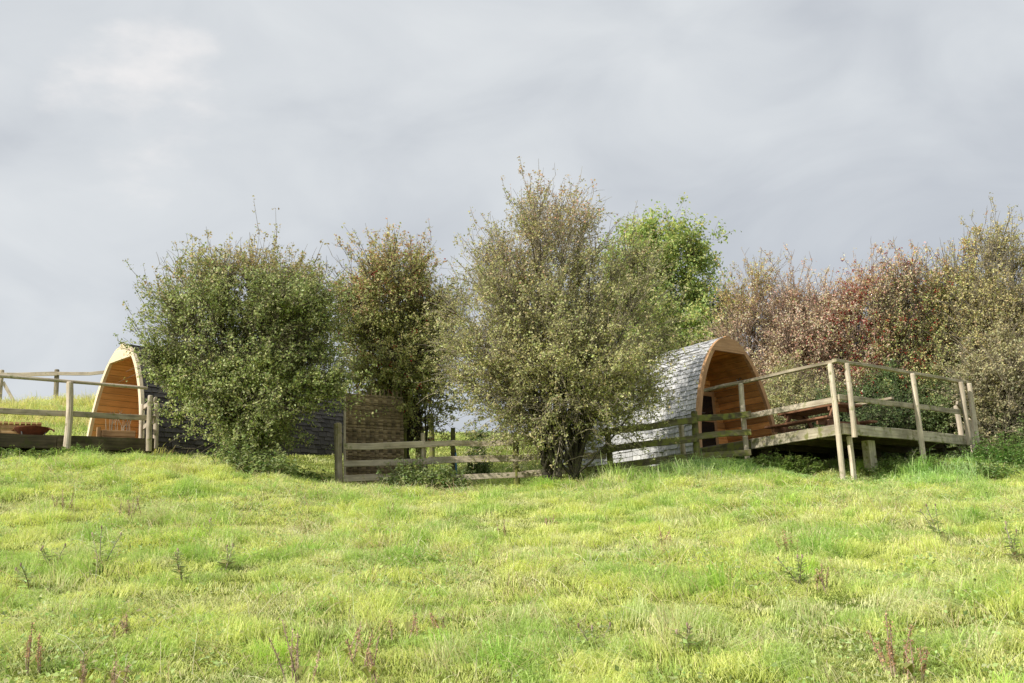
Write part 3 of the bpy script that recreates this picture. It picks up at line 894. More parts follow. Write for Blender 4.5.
def make_tree(name, label, cat, base, lobes, n_limb=9, n_br=130, n_tw=1200, clusters=6, per=5, leaf=.05, cols=None, wts=None,
              top_cols=None, top_from=.6, trunk_r=.1, trunk_h=.5, stems=1, twig='twig', shoots=120, shoot_len=(.25, .7), gap=.36, gap_sc=1.1,
              group=None, berries=0, up=.25, leafmatn='leaf', tw_r=.006, spread=.1, droop=0., upb=.5, light=None, fan=.08, tw_len=(.3, .85), puff=1., clear=.0, seed=3):
    global rng
    rng = np.random.default_rng(seed * 1000 + int(base[0] * 37 + 500))
    base = np.array(base, float); base[2] = gz(base[0], base[1]) - .08
    root = thing(name, base + ZUP * .08, label, cat, group)
    zc = np.array([c[2] for c, _ in lobes]); zr = np.array([r[2] for _, r in lobes])
    zlo, zhi = (zc - zr).min(), (zc + zr).max()
    cen = np.average(np.array([c for c, _ in lobes]), axis=0, weights=[np.prod(r) for _, r in lobes])
    # trunk(s)
    tr = MB(); forks = []
    for s in range(stems):
        ang = s * 2.4 + rng.random(); off = np.array([math.cos(ang), math.sin(ang), 0]) * (0 if stems == 1 else trunk_r * .9)
        top = base + off * 3.2 + ZUP * trunk_h * (1 + .25 * rng.normal() * (stems > 1)) + (cen - base) * np.array([.12, .12, 0])
        n = 7; t = np.linspace(0, 1, n)[:, None]
        pts = base + off + (top - base - off) * t + np.c_[np.sin(t * 4 + s), np.cos(t * 3 + s), t * 0] * .035 * np.sin(t * math.pi)
        rr = trunk_r / (1 if stems == 1 else 1.5) * (1.35 - .6 * t[:, 0] + .5 * np.exp(-t[:, 0] * 9))
        tr.tube(pts, rr, 9, wob=.08); forks.append((top, rr[-1], pts))
    # limbs
    tgt, _ = sample_lobes(lobes, n_limb, .62, .6)
    fk = np.array([rng.integers(len(forks)) for _ in range(n_limb)])
    A = np.array([forks[k][2][-1 - (rng.random() < .4)] for k in fk])
    mid = A + (tgt - A) * .47; mid[:, 2] = A[:, 2] + (tgt[:, 2] - A[:, 2]) * .60
    mid += rng.normal(size=mid.shape) * .12
    limbs = curve(A, tgt, mid, 12)
    limbs[:, 1:-1] += np.cumsum(rng.normal(size=limbs[:, 1:-1].shape) * .012, axis=1)
    lr = np.linspace(1, .22, 12)[None] * (trunk_r * .32 * rng.uniform(.7, 1.15, n_limb))[:, None]
    # branches
    def around_limbs(n, s0, s1, t0=.22):
        k = rng.integers(0, n_limb, n); t = (t0 + (1.04 - t0) * rng.random(n) ** .8) * 11
        i0 = np.minimum(t.astype(int), 10); fr = (t - i0)[:, None]
        ll = np.linalg.norm(limbs[k, -1] - limbs[k, 0], axis=1)[:, None]
        sg = (s0 + (s1 - s0) * np.sin(np.clip(t / 11, 0, 1) * math.pi)[:, None]) * np.clip(ll / 2.6, .5, 1.2)
        return limbs[k, i0] * (1 - fr) + limbs[k, i0 + 1] * fr + rng.normal(size=(n, 3)) * sg
    bt = around_limbs(n_br, .12 * puff, .30 * puff)
    nodes = limbs[:, 3:].reshape(-1, 3); nrad = lr[:, 3:].ravel()
    ix = attach(bt, nodes)
    B = nodes[ix]; d = bt - B
    mid = B + d * .5 + np.array([0, 0, 1.]) * np.linalg.norm(d, axis=1)[:, None] * up * rng.uniform(.2, 1, (n_br, 1)) + rng.normal(size=d.shape) * .05
    brs = curve(B, bt, mid, 8)
    brs[:, 1:-1] += rng.normal(size=brs[:, 1:-1].shape) * .012
    br = np.linspace(1, .3, 8)[None] * np.minimum(nrad[ix] * .6, .022)[:, None]
    # twigs
    n1_ = int(n_tw * 1.15)
    tt = np.concatenate([around_limbs(n1_, .10 * puff, .30 * puff), sample_lobes(lobes, int(n_tw * 1.5) - n1_, .3, .42)[0]])
    tt = tt[rng.permutation(len(tt))]
    tt = tt[tt[:, 2] > base[2] + clear * rng.uniform(.75, 1.25, len(tt))]
    keep = noise3(tt, gap_sc, 5) > gap
    tt = tt[keep][:n_tw]; nt_ = len(tt)
    nodes2 = np.concatenate([brs[:, 2:].reshape(-1, 3), limbs[:, 6:].reshape(-1, 3)])
    ix = attach(tt, nodes2)
    T0 = nodes2[ix]; d = tt - T0
    L_ = np.linalg.norm(d, axis=1, keepdims=True)
    T0 = T0 + d * np.clip(1 - .45 / (L_ + 1e-6), 0, .75)
    foot = np.array([base[0], base[1], zlo + (zhi - zlo) * fan])
    rad_ = nrm(tt - foot)
    tdir = nrm(rad_ * 1.0 + rng.normal(size=d.shape) * .42 + nrm(d) * .35)
    tl = rng.uniform(tw_len[0], tw_len[1], (nt_, 1)) * (.6 + .8 * noise3(tt, 1.4, 77))[:, None]
    td = tdir
    tt = T0 + tdir * tl
    mid = T0 + tdir * tl * .5 + ZUP * tl * rng.uniform(.0, .22, (nt_, 1)) + rng.normal(size=d.shape) * .03
    tws = curve(T0, tt, mid, 5)
    tt[:, 2] = np.maximum(tt[:, 2], base[2] + clear * .6)
    tr_ = np.linspace(1, .45, 5)[None] * rng.uniform(.7, 1.2, (nt_, 1)) * tw_r
    # shoots breaking the outline
    out_ix = np.argsort(-(((tt - cen) / (np.ptp(np.array([c for c, _ in lobes]), axis=0) + 2.)) ** 2).sum(1) - (tt[:, 2] > cen[2]) * .1)[: max(4, shoots * 3)]
    so = rng.choice(out_ix, shoots)
    S0 = tt[so]; sd = nrm(nrm(S0 - foot) * 1.2 + np.array([0, 0, .3]) + rng.normal(size=S0.shape) * .3)
    sl = rng.uniform(*shoot_len, shoots)[:, None]
    sl = sl * np.where(rng.random((shoots, 1)) < .12, .75, .5)
    S1 = S0 + sd * sl
    shs = curve(S0, S1, S0 + sd * sl * .5 + ZUP * .04 * rng.normal(size=(shoots, 1)), 5)
    sr = np.linspace(1, .4, 5)[None] * np.full((shoots, 1), tw_r * .9)
    # side sprigs on twigs
    nsd = nt_ * 2
    si = rng.integers(0, nt_, nsd); sj = rng.integers(1, 5, nsd)
    D0 = tws[si, sj]; dd = nrm(rng.normal(size=(nsd, 3)) * .6 + td[si] * .8); dl = rng.uniform(.08, .28, (nsd, 1))
    D1 = D0 + dd * dl
    sps = curve(D0, D1, (D0 + D1) / 2 + rng.normal(size=D0.shape) * .015, 3)
    spr = np.linspace(1, .5, 3)[None] * np.full((nsd, 1), tw_r * .6)
    tr.build('trunk', M['bark'], root, True)
    v, f, l = batch_tubes(limbs, lr, 7)
    mesh_np('limbs', v, f, np.full(len(f), 4), M['bark'], root, col=np.full((len(v), 3), .5), loc=l, smooth=True)
    v, f, l = join([batch_tubes(brs, br, 5), batch_tubes(tws, tr_, 3), batch_tubes(shs, sr, 3), batch_tubes(sps, spr, 3)])
    cc = np.repeat(rng.random((len(v) // 15 + 1, 1)), 15, axis=0)[:len(v)]
    mesh_np('branches', v, f, np.full(len(f), 4), M[twig], root, col=np.repeat(cc, 3, axis=1), loc=l, smooth=True)
    # leaves in fascicles
    allp = []; alld = []
    for paths, cl in ((tws, clusters), (shs, max(clusters, 5)), (sps, 2)):
        N, Pn, _ = paths.shape
        if cl == 0: continue
        kk = np.repeat(np.arange(N), cl); t = rng.uniform(.15, 1.0, len(kk)) * (Pn - 1)
        i0 = np.minimum(t.astype(int), Pn - 2); fr = (t - i0)[:, None]
        c = paths[kk, i0] * (1 - fr) + paths[kk, i0 + 1] * fr
        allp.append(c); alld.append(nrm(c - cen))
    c = np.concatenate(allp); dd = np.concatenate(alld)
    keep = rng.random(len(c)) < np.clip((noise3(c, gap_sc * 2.2, 8) - .24) * 3.2, .22, 1)
    c = c[keep]; dd = dd[keep]
    pos = np.repeat(c, per, axis=0) + rng.normal(size=(len(c) * per, 3)) * leaf * spread * 6
    dd = np.repeat(dd, per, axis=0)
    n = len(pos)
    colr = palette(cols, wts, n)
    hfrac = (pos[:, 2] - zlo) / (zhi - zlo)
    if top_cols is not None:
        tm = rng.random(n) < np.clip((hfrac - top_from) / (1 - top_from) + (noise3(pos, .9, 11) - .5) * 2.2, 0, .92)
        colr[tm] = palette(*top_cols, tm.sum())
    colr = colr * (0.72 + .6 * noise3(pos, 1.9, 21))[:, None]
    colr = np.clip(colr * (light or 1.35), 0, .85)
    v, f, cv = leaf_mesh(pos, leaf * rng.uniform(.65, 1.25, n), dd, colr, upb, droop=droop)
    mesh_np('crown', v, f, np.full(len(f), 4), M[leafmatn], root, col=cv)
    if berries:
        bi = rng.choice(len(c), berries); bi = bi[noise3(c[bi], .8, 31) > .42]
        bp = np.repeat(c[bi], 5, axis=0) + rng.normal(size=(len(bi) * 5, 3)) * .03
        s_ = .017
        o6 = np.array([(1, 0, 0), (0, 1, 0), (-1, 0, 0), (0, -1, 0), (0, 0, 1), (0, 0, -1)]) * s_
        v = (bp[:, None] + o6[None]).reshape(-1, 3)
        tri = np.array([(0, 1, 4), (1, 2, 4), (2, 3, 4), (3, 0, 4), (1, 0, 5), (2, 1, 5), (3, 2, 5), (0, 3, 5)])
        f = (np.arange(len(bp))[:, None, None] * 6 + tri[None]).reshape(-1, 3)
        mesh_np('berries', v, f, np.full(len(f), 3), M['leaf'], root, col=np.tile((.42, .05, .045), (len(v), 1)), smooth=True)
    return root


OLIVE = [(.25, .29, .11), (.32, .36, .15), (.42, .42, .24), (.17, .21, .08)]
TAN = [(.38, .37, .18), (.46, .42, .24), (.32, .33, .15), (.25, .26, .11)]
REDB = [(.58, .40, .31), (.54, .40, .30), (.46, .40, .25), (.58, .32, .27)]
BRI = [(.36, .43, .16), (.49, .50, .20), (.22, .30, .11)]

# 1 big left hawthorn
make_tree('hawthorn_tree', 'dense green rounded hawthorn hiding the shade coloured shingled pod', 'tree', at(247, 470, 18.7),
          [lobe(246, 340, 18.6, 84, 80), lobe(196, 318, 18.4, 52, 54), lobe(297, 340, 18.6, 46, 66), lobe(250, 300, 18.7, 66, 42), lobe(182, 362, 18.3, 36, 42), lobe(260, 395, 18.0, 60, 42), lobe(212, 378, 18.2, 34, 34),
           lobe(312, 370, 18.4, 30, 42), lobe(252, 425, 18.2, 24, 22)],
          seed=1, n_limb=44, n_br=420, n_tw=4600, clusters=5, per=4, leaf=.052, cols=OLIVE, wts=[3, 3, 2, 1.5],
          top_cols=([(.36, .28, .17), (.36, .34, .15), (.40, .33, .2)], [1, 1, .7]), top_from=.7, trunk_r=.11, trunk_h=.45, stems=4, shoots=230, shoot_len=(.3, .95), gap=.33, gap_sc=1.3)
# 2 mid hawthorn
make_tree('hawthorn_tree', 'yellowish hawthorn rising behind the woven hurdle', 'tree', at(418, 450, 21.6),
          [lobe(398, 308, 21.6, 70, 56), lobe(405, 340, 21.6, 66, 46), lobe(368, 335, 21.4, 42, 50), lobe(375, 364, 20.6, 32, 18), lobe(410, 376, 21.4, 32, 18), lobe(440, 345, 21.8, 42, 60), lobe(400, 282, 21.6, 44, 30), lobe(432, 362, 21.6, 34, 26)],
          seed=2, n_limb=30, n_br=300, n_tw=3200, clusters=4, per=4, leaf=.056, cols=[(.34, .34, .14), (.28, .30, .11), (.40, .37, .18), (.2, .23, .08)], wts=[3, 3, 2, 1],
          top_cols=([(.42, .33, .18), (.44, .24, .17), (.40, .38, .17)], [1, .6, 1]), top_from=.55, trunk_r=.08, trunk_h=.7, stems=2, clear=1.55, shoots=130, gap=.33, berries=300, gap_sc=1.3)
# 3 central hawthorn
make_tree('hawthorn_tree', 'large olive brown twiggy hawthorn with several stems in the middle', 'tree', at(560, 482, 18.6),
          [(c_ + np.array((.24, 0, .12)), r_ * 1.03) for c_, r_ in [lobe(562, 325, 18.6, 98, 88), lobe(548, 270, 18.7, 76, 60), lobe(624, 345, 18.6, 60, 60), lobe(482, 342, 18.5, 60, 62), lobe(555, 240, 18.6, 54, 48), lobe(556, 378, 18.3, 94, 42), lobe(604, 385, 18.3, 50, 36),
           lobe(482, 382, 18.5, 44, 30), lobe(500, 278, 18.6, 42, 52), lobe(608, 282, 18.6, 46, 50)]],
          n_limb=58, n_br=600, n_tw=5900, clusters=3, per=3, leaf=.047, cols=TAN, wts=[3, 2.2, 2.5, 1.6],
          top_cols=([(.44, .33, .23), (.40, .36, .19), (.44, .27, .2)], [1, 1, .5]), top_from=.55, trunk_r=.105, trunk_h=.35, stems=8, shoots=280, shoot_len=(.25, .75), gap=.30, clear=1.05, twig='twig_pale', up=.12, gap_sc=1.4, tw_r=.0062)
# 4 ash behind
make_tree('ash_tree', 'bright green leafy ash standing behind the central hawthorn', 'tree', at(672, 430, 30),
          [lobe(665, 258, 30, 42, 34), lobe(692, 292, 30, 26, 36), lobe(635, 290, 30, 36, 40), lobe(665, 335, 30, 42, 36), lobe(640, 243, 30, 26, 20), lobe(690, 250, 30, 24, 22)],
          n_limb=22, n_br=240, n_tw=1900, clusters=5, per=5, leaf=.10, fan=.3, puff=1.7, cols=BRI, wts=[3, 2, 1.8], trunk_r=.16, trunk_h=2.2, shoots=70, shoot_len=(.2, .6), gap=.33, gap_sc=.8, leafmatn='leaf_soft', droop=.5, spread=.14)
make_tree('holly_tree', 'small dark green tree between the ash and the reddish hedge', 'tree', at(712, 400, 31),
          [lobe(712, 312, 31, 22, 34), lobe(722, 350, 31, 28, 34), lobe(690, 350, 31, 28, 34)],
          n_limb=8, n_br=80, n_tw=800, clusters=5, per=5, leaf=.08, cols=[(.09, .17, .07), (.12, .21, .08), (.07, .12, .05)], wts=[1, 1, 1], trunk_r=.09, trunk_h=1.2, shoots=40, gap=.36)

# right-hand hedge line
HG = 'autumn thorn trees behind the tall deck'
GRN = [(.28, .31, .12), (.34, .34, .14), (.22, .25, .09)]
hedge = [
    # px base, Y, lobes, palette, twig, label, extra
    (750, 26.5, [(748, 325, 32, 56), (763, 272, 20, 20), (755, 375, 46, 46), (738, 310, 16, 40)], [(.52, .39, .29), (.54, .38, .28), (.42, .38, .21)], 'twig_red', 'brown leaved thorn with a mossy orange tip just behind the silver pod', dict(top_cols=([(.44, .37, .15), (.46, .31, .16), (.33, .34, .13)], [1, 1, 1]))),
    (805, 26.0, [(805, 330, 46, 50), (828, 288, 36, 26), (800, 380, 50, 46), (790, 295, 24, 24)], REDB, 'twig_red', 'half bare reddish thorn with see through pinkish twigs', dict(clusters=2, gap=.36, tw_r=.010)),
    (858, 25.5, [(862, 315, 44, 52), (880, 272, 34, 22), (850, 370, 50, 52)], REDB + GRN[:2], 'twig_red', 'thorn tree crowned with red berries above the deck corner', dict(berries=2500, top_cols=([(.60, .32, .26), (.56, .38, .28), (.44, .38, .2)], [1, 1, .7]), top_from=.5)),
    (908, 25.0, [(905, 325, 42, 56), (917, 278, 36, 26), (900, 380, 46, 50)], GRN + [(.40, .3, .17)], 'twig', 'greener thorn tree flushed red at the top behind the deck rail', dict(berries=1500, top_cols=([(.60, .30, .25), (.54, .40, .24), (.5, .4, .28)], [1, 1, 1]))),
    (952, 24.6, [(955, 305, 28, 56), (962, 250, 20, 24), (950, 375, 40, 52), (940, 285, 22, 30)], GRN + [(.42, .36, .17)], 'twig', 'slender thorn tree with yellow and orange leaves at its pointed top', dict(top_cols=([(.55, .42, .17), (.5, .27, .17), (.45, .42, .16)], [1, .8, .8]), top_from=.5)),
    (1005, 24.0, [(1003, 300, 36, 62), (1008, 245, 28, 28), (1008, 375, 44, 56)], [(.40, .36, .18), (.32, .31, .13), (.46, .38, .21)], 'twig_pale', 'tall tan thorn tree with bare pale stems at the right edge', dict(clusters=2, tw_r=.010)),
    (1062, 24.0, [(1060, 300, 40, 70), (1058, 240, 28, 30), (1060, 380, 46, 60)], [(.36, .31, .16), (.42, .33, .19), (.3, .3, .13)], 'twig', 'brownish thorn tree cut off by the right edge of the view', dict()),
]
for (px, Y, lb, pal, tw, lab, ex) in hedge:
    ex = dict(ex)
    kw = dict(n_limb=34, n_br=300, n_tw=2700, clusters=3, per=3, leaf=.052, puff=1.1, cols=pal, wts=[1] * len(pal), trunk_r=.08, trunk_h=.6, stems=3, twig=tw, shoots=140, gap=.34, gap_sc=1.0, tw_r=.0085, up=.2, light=1.6, tw_len=(.4, 1.15))
    kw.update(ex)
    make_tree('thorn_tree', lab, 'tree', at(px, 440, Y), [lobe(a, b + (22 if px > 900 else 24), Y, c, d) for a, b, c, d in lb], group=HG, **kw)
# bushes low behind the deck
SH = 'low bushes behind the tall deck'
for (px, py, Y, rx, rz, cols, tw, lab, cl) in [
    (800, 405, 24.4, 40, 40, TAN, 'twig_pale', 'dry tan bush behind the picnic table', 3),
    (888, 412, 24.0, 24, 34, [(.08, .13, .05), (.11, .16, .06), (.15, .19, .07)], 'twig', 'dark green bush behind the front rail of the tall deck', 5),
    (938, 424, 23.8, 30, 34, [(.16, .21, .08), (.21, .26, .10), (.12, .16, .06)], 'twig', 'mid green bush behind the deck steps', 5),
    (1003, 390, 22.8, 40, 56, [(.36, .33, .2), (.3, .28, .16)], 'twig_pale', 'grey leafless looking bush of pale twigs right of the deck', 1),
    (1020, 436, 23.2, 44, 26, [(.2, .26, .1), (.16, .22, .08)], 'twig', 'low green bush at the right edge behind the nettles', 4),
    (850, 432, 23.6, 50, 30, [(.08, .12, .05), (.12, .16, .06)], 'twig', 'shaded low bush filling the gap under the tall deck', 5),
]:
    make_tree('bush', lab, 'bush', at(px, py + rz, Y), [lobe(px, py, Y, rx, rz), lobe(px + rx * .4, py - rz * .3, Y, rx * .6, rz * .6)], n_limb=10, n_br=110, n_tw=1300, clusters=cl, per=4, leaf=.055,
              cols=cols, wts=[1] * len(cols), trunk_r=.05, trunk_h=.2, stems=4, twig=tw, shoots=50, shoot_len=(.15, .45), gap=.33, group=SH, tw_r=.006)
for (px, py, Y, rx, rz, lab) in [(478, 436, 26, 6, 3, 'small dark clump added as shadow on the lawn beyond the fence, the upper one'), (476, 462, 22.6, 9, 4, 'small dark clump added as shadow beside the blue standpipe')]:  # dark clumps added to stand in for shadows on the lawn
    make_tree('bush', lab, 'bush', at(px, py + rz, Y), [lobe(px, py, Y, rx, rz)], n_limb=6, n_br=30, n_tw=90, clusters=3, per=4, leaf=.05,
              cols=[(.12, .17, .06), (.16, .21, .08)], wts=[1, 1], trunk_r=.02, trunk_h=.05, stems=3, puff=.25, tw_len=(.06, .16), shoots=6, shoot_len=(.05, .1), gap=.2, group='small dark clumps added as shadows beyond the fence')


# ------------------------------------------------------------------ nettles and broad weeds
def leafy_clump(name, label, cat, cx, cy, rx, ry, n, h, cols, group, leaf=.095):
    bz = gz(cx, cy)
    root = thing(name, (cx, cy, bz), label, cat, group)
    a = rng.random(n) * 6.283; r = np.sqrt(rng.random(n))
    x = cx + np.cos(a) * r * rx; y = cy + np.sin(a) * r * ry
    z = ground(x, y) - .02
    hh = h * rng.uniform(.55, 1.1, n) * (1 - .45 * r ** 2)
    p0 = np.c_[x, y, z]; p1 = p0 + np.c_[np.cos(a) * r * .16 + rng.normal(size=n) * .05, np.sin(a) * r * .16 + rng.normal(size=n) * .05, hh]
    st = curve(p0, p1, (p0 + p1) / 2 + rng.normal(size=(n, 3)) * .03, 5)
    v, f, l = batch_tubes(st, np.linspace(1, .4, 5)[None] * np.full((n, 1), .005), 4)
    mesh_np('stems', v, f, np.full(len(f), 4), M['dry'], root, col=np.tile((.12, .14, .05), (len(v), 1)))
    k = 14; idx = np.repeat(np.arange(n), k); t = rng.uniform(.12, 1, n * k); i0 = np.minimum((t * 4).astype(int), 3); fr = (t * 4 - i0)[:, None]
    c = st[idx, i0] * (1 - fr) + st[idx, i0 + 1] * fr
    th = rng.random(n * k) * 6.283; o = np.c_[np.cos(th), np.sin(th), np.zeros(n * k)]
    s = leaf * (1.15 - .6 * t) * rng.uniform(.7, 1.3, n * k)
    tip = c + o * s[:, None] * 1.2 - ZUP * s[:, None] * .45
    sd = np.cross(o, ZUP); m_ = (c + tip) / 2 + ZUP * s[:, None] * .2
    vv = np.stack([c, m_ + sd * s[:, None] * .32, tip, m_ - sd * s[:, None] * .32], 1).reshape(-1, 3)
    ff = np.arange(len(vv)).reshape(-1, 4)
    cc = np.repeat(palette(cols, [1] * len(cols), n * k, .2), 4, axis=0)
    mesh_np('leaves', vv, ff, np.full(len(ff), 4), M['leaf_soft'], root, col=cc)
    return root


NET = [(.33, .42, .19), (.41, .48, .25), (.47, .53, .31)]
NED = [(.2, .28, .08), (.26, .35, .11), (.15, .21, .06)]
for (px, py, Y, rx, ry, n, h, c, lab) in [
    (255, 477, 17.5, .55, .3, 110, .66, NET, 'pale nettle clump at the foot of the dense green hawthorn'),
    (300, 476, 18.6, .6, .3, 50, .32, NED, 'dark low nettles between the hawthorn and the thick fence post'),
    (414, 486, 18.75, .5, .22, 110, .72, NET, 'bushy nettles growing through the rails below the hurdle'),
    (444, 487, 18.75, .34, .2, 60, .6, NET, 'nettle clump in front of the fence left of the standpipe'),
    (790, 465, 19.2, .5, .35, 70, .42, NED, 'dark green nettles under the sunlit edge of the tall deck'),
    (905, 466, 19.3, .7, .35, 80, .4, NED, 'nettles in the shade under the long deck edge'),
    (1000, 470, 20.2, .6, .6, 110, .75, [(.22, .36, .11), (.28, .42, .14), (.17, .28, .09)], 'tall bright nettles right of the deck end post'),
    (985, 486, 18.6, .45, .4, 60, .4, [(.3, .42, .17), (.36, .46, .2)], 'pale broad weeds in front of the tall nettles'),
    (20, 449, 18.2, .5, .2, 50, .3, NED, 'dark weeds below the left end of the low deck'),
    (75, 450, 18.6, .5, .2, 50, .28, NED, 'dark weeds below the middle of the low deck edge'),
]:
    q = at(px, py, Y)
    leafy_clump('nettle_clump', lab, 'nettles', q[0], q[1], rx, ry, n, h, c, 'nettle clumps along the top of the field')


# ------------------------------------------------------------------ docks and thistles in the field
def on_ground(px, py):
    """walk along the line of sight until it meets the hillside"""
    for Y in np.arange(5., 24, .03):
        q = at(px, py, Y)
        if gz(q[0], q[1]) >= q[2]: return np.array([q[0], q[1], gz(q[0], q[1])])
    return np.array([q[0], q[1], gz(q[0], q[1])])


def dock(px, py, hpx, label, red=.5, spikes=3, group='dry dock seed stems in the field'):
    b = on_ground(px, py); h = hpx / F * b[1] * 1.05
    root = thing('dock_plant', b, label, 'dock plant', group)
    ms = MB(); pts = []; 
    for k in range(spikes):
        lean = rng.normal(size=2) * .10 if k else rng.normal(size=2) * .05
        hh = h * (1 if k == 0 else rng.uniform(.55, .9)); s0 = b + np.array([rng.normal() * .05, rng.normal() * .05, -.03]) * (k > 0) - ZUP * .03 * (k == 0)
        e = s0 + np.array([lean[0] * hh * 2, lean[1] * hh * 2, hh])
        m_ = (s0 + e) / 2 + np.array([rng.normal() * .01, 0, 0])
        cv = curve(s0[None], e[None], m_[None], 7)[0]
        MB().tube(cv, np.linspace(.005, .0025, 7), 5).build('stem', M['twig_red'], root)
        n = 95; t = rng.uniform(.38, 1, n) * 6; i0 = np.minimum(t.astype(int), 5); fr = (t - i0)[:, None]
        dens = rng.random(n) < .75 + .25 * np.sin(t * 5.5 + k)
        q = (cv[i0] * (1 - fr) + cv[i0 + 1] * fr)[dens]
        pts.append(q + rng.normal(size=q.shape) * .008)
    c0 = np.array((.52, .31, .19)) * min(red, 1) + np.array((.50, .40, .26)) * (1 - min(red, 1))
    for q in pts:
        n = len(q)
        v, f, cv = leaf_mesh(q, rng.uniform(.007, .014, n), nrm(rng.normal(size=(n, 3))), np.clip(c0 * (1 + rng.normal(size=(n, 1)) * .3), .01, 1), aspect=.9)
        mesh_np('seed_head', v, f, np.full(len(f), 4), M['dry'], root, col=cv)
    n = 4; th = rng.random(n) * 6.28; o = np.c_[np.cos(th), np.sin(th), np.zeros(n)]; s = np.full((n, 1), .12)
    c = b + ZUP * .03 + np.zeros((n, 3)); tip = c + o * s + ZUP * .06; sd = np.cross(o, ZUP); m_ = c + o * s * .5 + ZUP * .08
    vv = np.stack([c, m_ + sd * .02, tip, m_ - sd * .02], 1).reshape(-1, 3)
    mesh_np('basal_leaves', vv, np.arange(n * 4).reshape(-1, 4), np.full(n, 4), M['leaf_soft'], root, col=np.tile((.36, .38, .12), (n * 4, 1)))


for (px, py, hp, red, sp_n, lab) in [
    (27, 676, 50, 1.0, 2, 'rust red dock spike at the bottom left corner'),
    (84, 690, 36, .4, 2, 'forked brown dock stem cut by the bottom edge left'),
    (116, 692, 32, .2, 2, 'short dark dock stem right of the forked one'),
    (300, 688, 66, .15, 4, 'thick brown seed stalk rising from the bottom edge'),
    (352, 668, 44, .6, 3, 'loose dock spikes beside the thick brown stalk'),
    (370, 686, 48, .6, 2, 'tall thin dock spike at the bottom edge'),
    (408, 640, 26, .7, 1, 'single reddish dock spike left of its twin'),
    (434, 636, 24, .8, 1, 'single reddish dock spike right of its twin'),
    (892, 676, 62, 1.2, 5, 'spreading pink red dock at the bottom right'),
    (915, 684, 44, 1.1, 3, 'red dock stems right of the spreading one'),
    (130, 520, 26, .2, 4, 'brown dock cluster on the upper left slope'),
    (64, 512, 24, .2, 4, 'grey brown dead dock near the low deck'),
    (128, 640, 26, .3, 3, 'faint brown dock above the bottom left'),
    (664, 550, 26, .7, 2, 'pinkish dock stem in the right middle field'),
    (788, 556, 26, .9, 3, 'reddish dock clump right of the field centre'),
    (552, 532, 18, .3, 3, 'brownish dock tuft below the central hawthorn'),
    (392, 520, 18, .5, 2, 'small reddish dock tuft below the hurdle'),
    (825, 590, 26, .5, 2, 'thin dock stem in the right field'),
    (505, 540, 22, .3, 1, 'thin brown stem in the middle of the field'),
]:
    dock(px, py, hp, lab, red, sp_n + 2)


def thistle(px, py, hpx, label, dead=.3):
    b = on_ground(px, py); h = hpx / F * b[1] * 1.05
    root = thing('thistle_plant', b, label, 'thistle', 'grey green thistles in the field')
    ms = MB(); nst = 3; vs = []; hp = []
    for k in range(nst):
        e = b + np.array([rng.normal() * .09, rng.normal() * .09, h * rng.uniform(.7, 1)])
        cv = curve((b - ZUP * .03)[None], e[None], ((b + e) / 2 + rng.normal(size=3) * .02)[None], 6)[0]
        MB().tube(cv, np.linspace(.006, .003, 6), 5).build('stem', M['twig_pale'], root); hp.append(e)
        n = 34; t = rng.uniform(.1, 1, n) * 5; i0 = np.minimum(t.astype(int), 4); fr = (t - i0)[:, None]
        c = cv[i0] * (1 - fr) + cv[i0 + 1] * fr
        th = rng.random(n) * 6.28; o = np.c_[np.cos(th), np.sin(th), np.zeros(n)]; s = (rng.uniform(.05, .11, n) * (1.2 - t / 7))[:, None]
        tip = c + o * s + ZUP * s * rng.uniform(-.1, .6, (n, 1)); sd = np.cross(o, ZUP); m_ = (c + tip) / 2 + ZUP * s * .12
        vs.append(np.stack([c, m_ + sd * s * .16, tip, m_ - sd * s * .16], 1).reshape(-1, 3))
    vv = np.concatenate(vs); n4 = len(vv) // 4
    cols = palette([(.46, .54, .27), (.52, .58, .33), (.52, .48, .32)], [1, 1, dead], n4)
    mesh_np('leaves', vv, np.arange(n4 * 4).reshape(-1, 4), np.full(n4, 4), M['leaf_soft'], root, col=np.repeat(cols, 4, axis=0))
    for e in hp: MB().tube([e - ZUP * .01, e + ZUP * .008, e + ZUP * .022], [.004, .009, .005], 7).build('flower_head', M['twig_red'], root)


for (px, py, hp, lab) in [
    (100, 572, 46, 'tall grey thistle on the left slope'), (30, 590, 22, 'low thistle near the left edge'),
    (185, 585, 34, 'grey green thistle right of the tall one'), (225, 570, 24, 'smaller thistle in the left field'),
    (55, 570, 22, 'bluish thistle between the left edge and the tall one'), (210, 540, 20, 'faint thistle high on the left slope'),
    (595, 655, 30, 'thistle low in the middle of the field'), (800, 585, 30, 'thistle beside the reddish dock clump'),
    (940, 540, 34, 'pale thistle below the deck end'), (690, 650, 22, 'dark green thistle in the lower right field'), (1015, 560, 34, 'dark thistle at the right edge')]:
    thistle(px, py, hp, lab)


# ------------------------------------------------------------------ grass
def inside(x, y, o, a, b, la, lb):
    dx, dy = x - o[0], y - o[1]
    s = dx * a[0] + dy * a[1]; t = dx * b[0] + dy * b[1]
    return (s > 0) & (s < la) & (t > 0) & (t < lb)


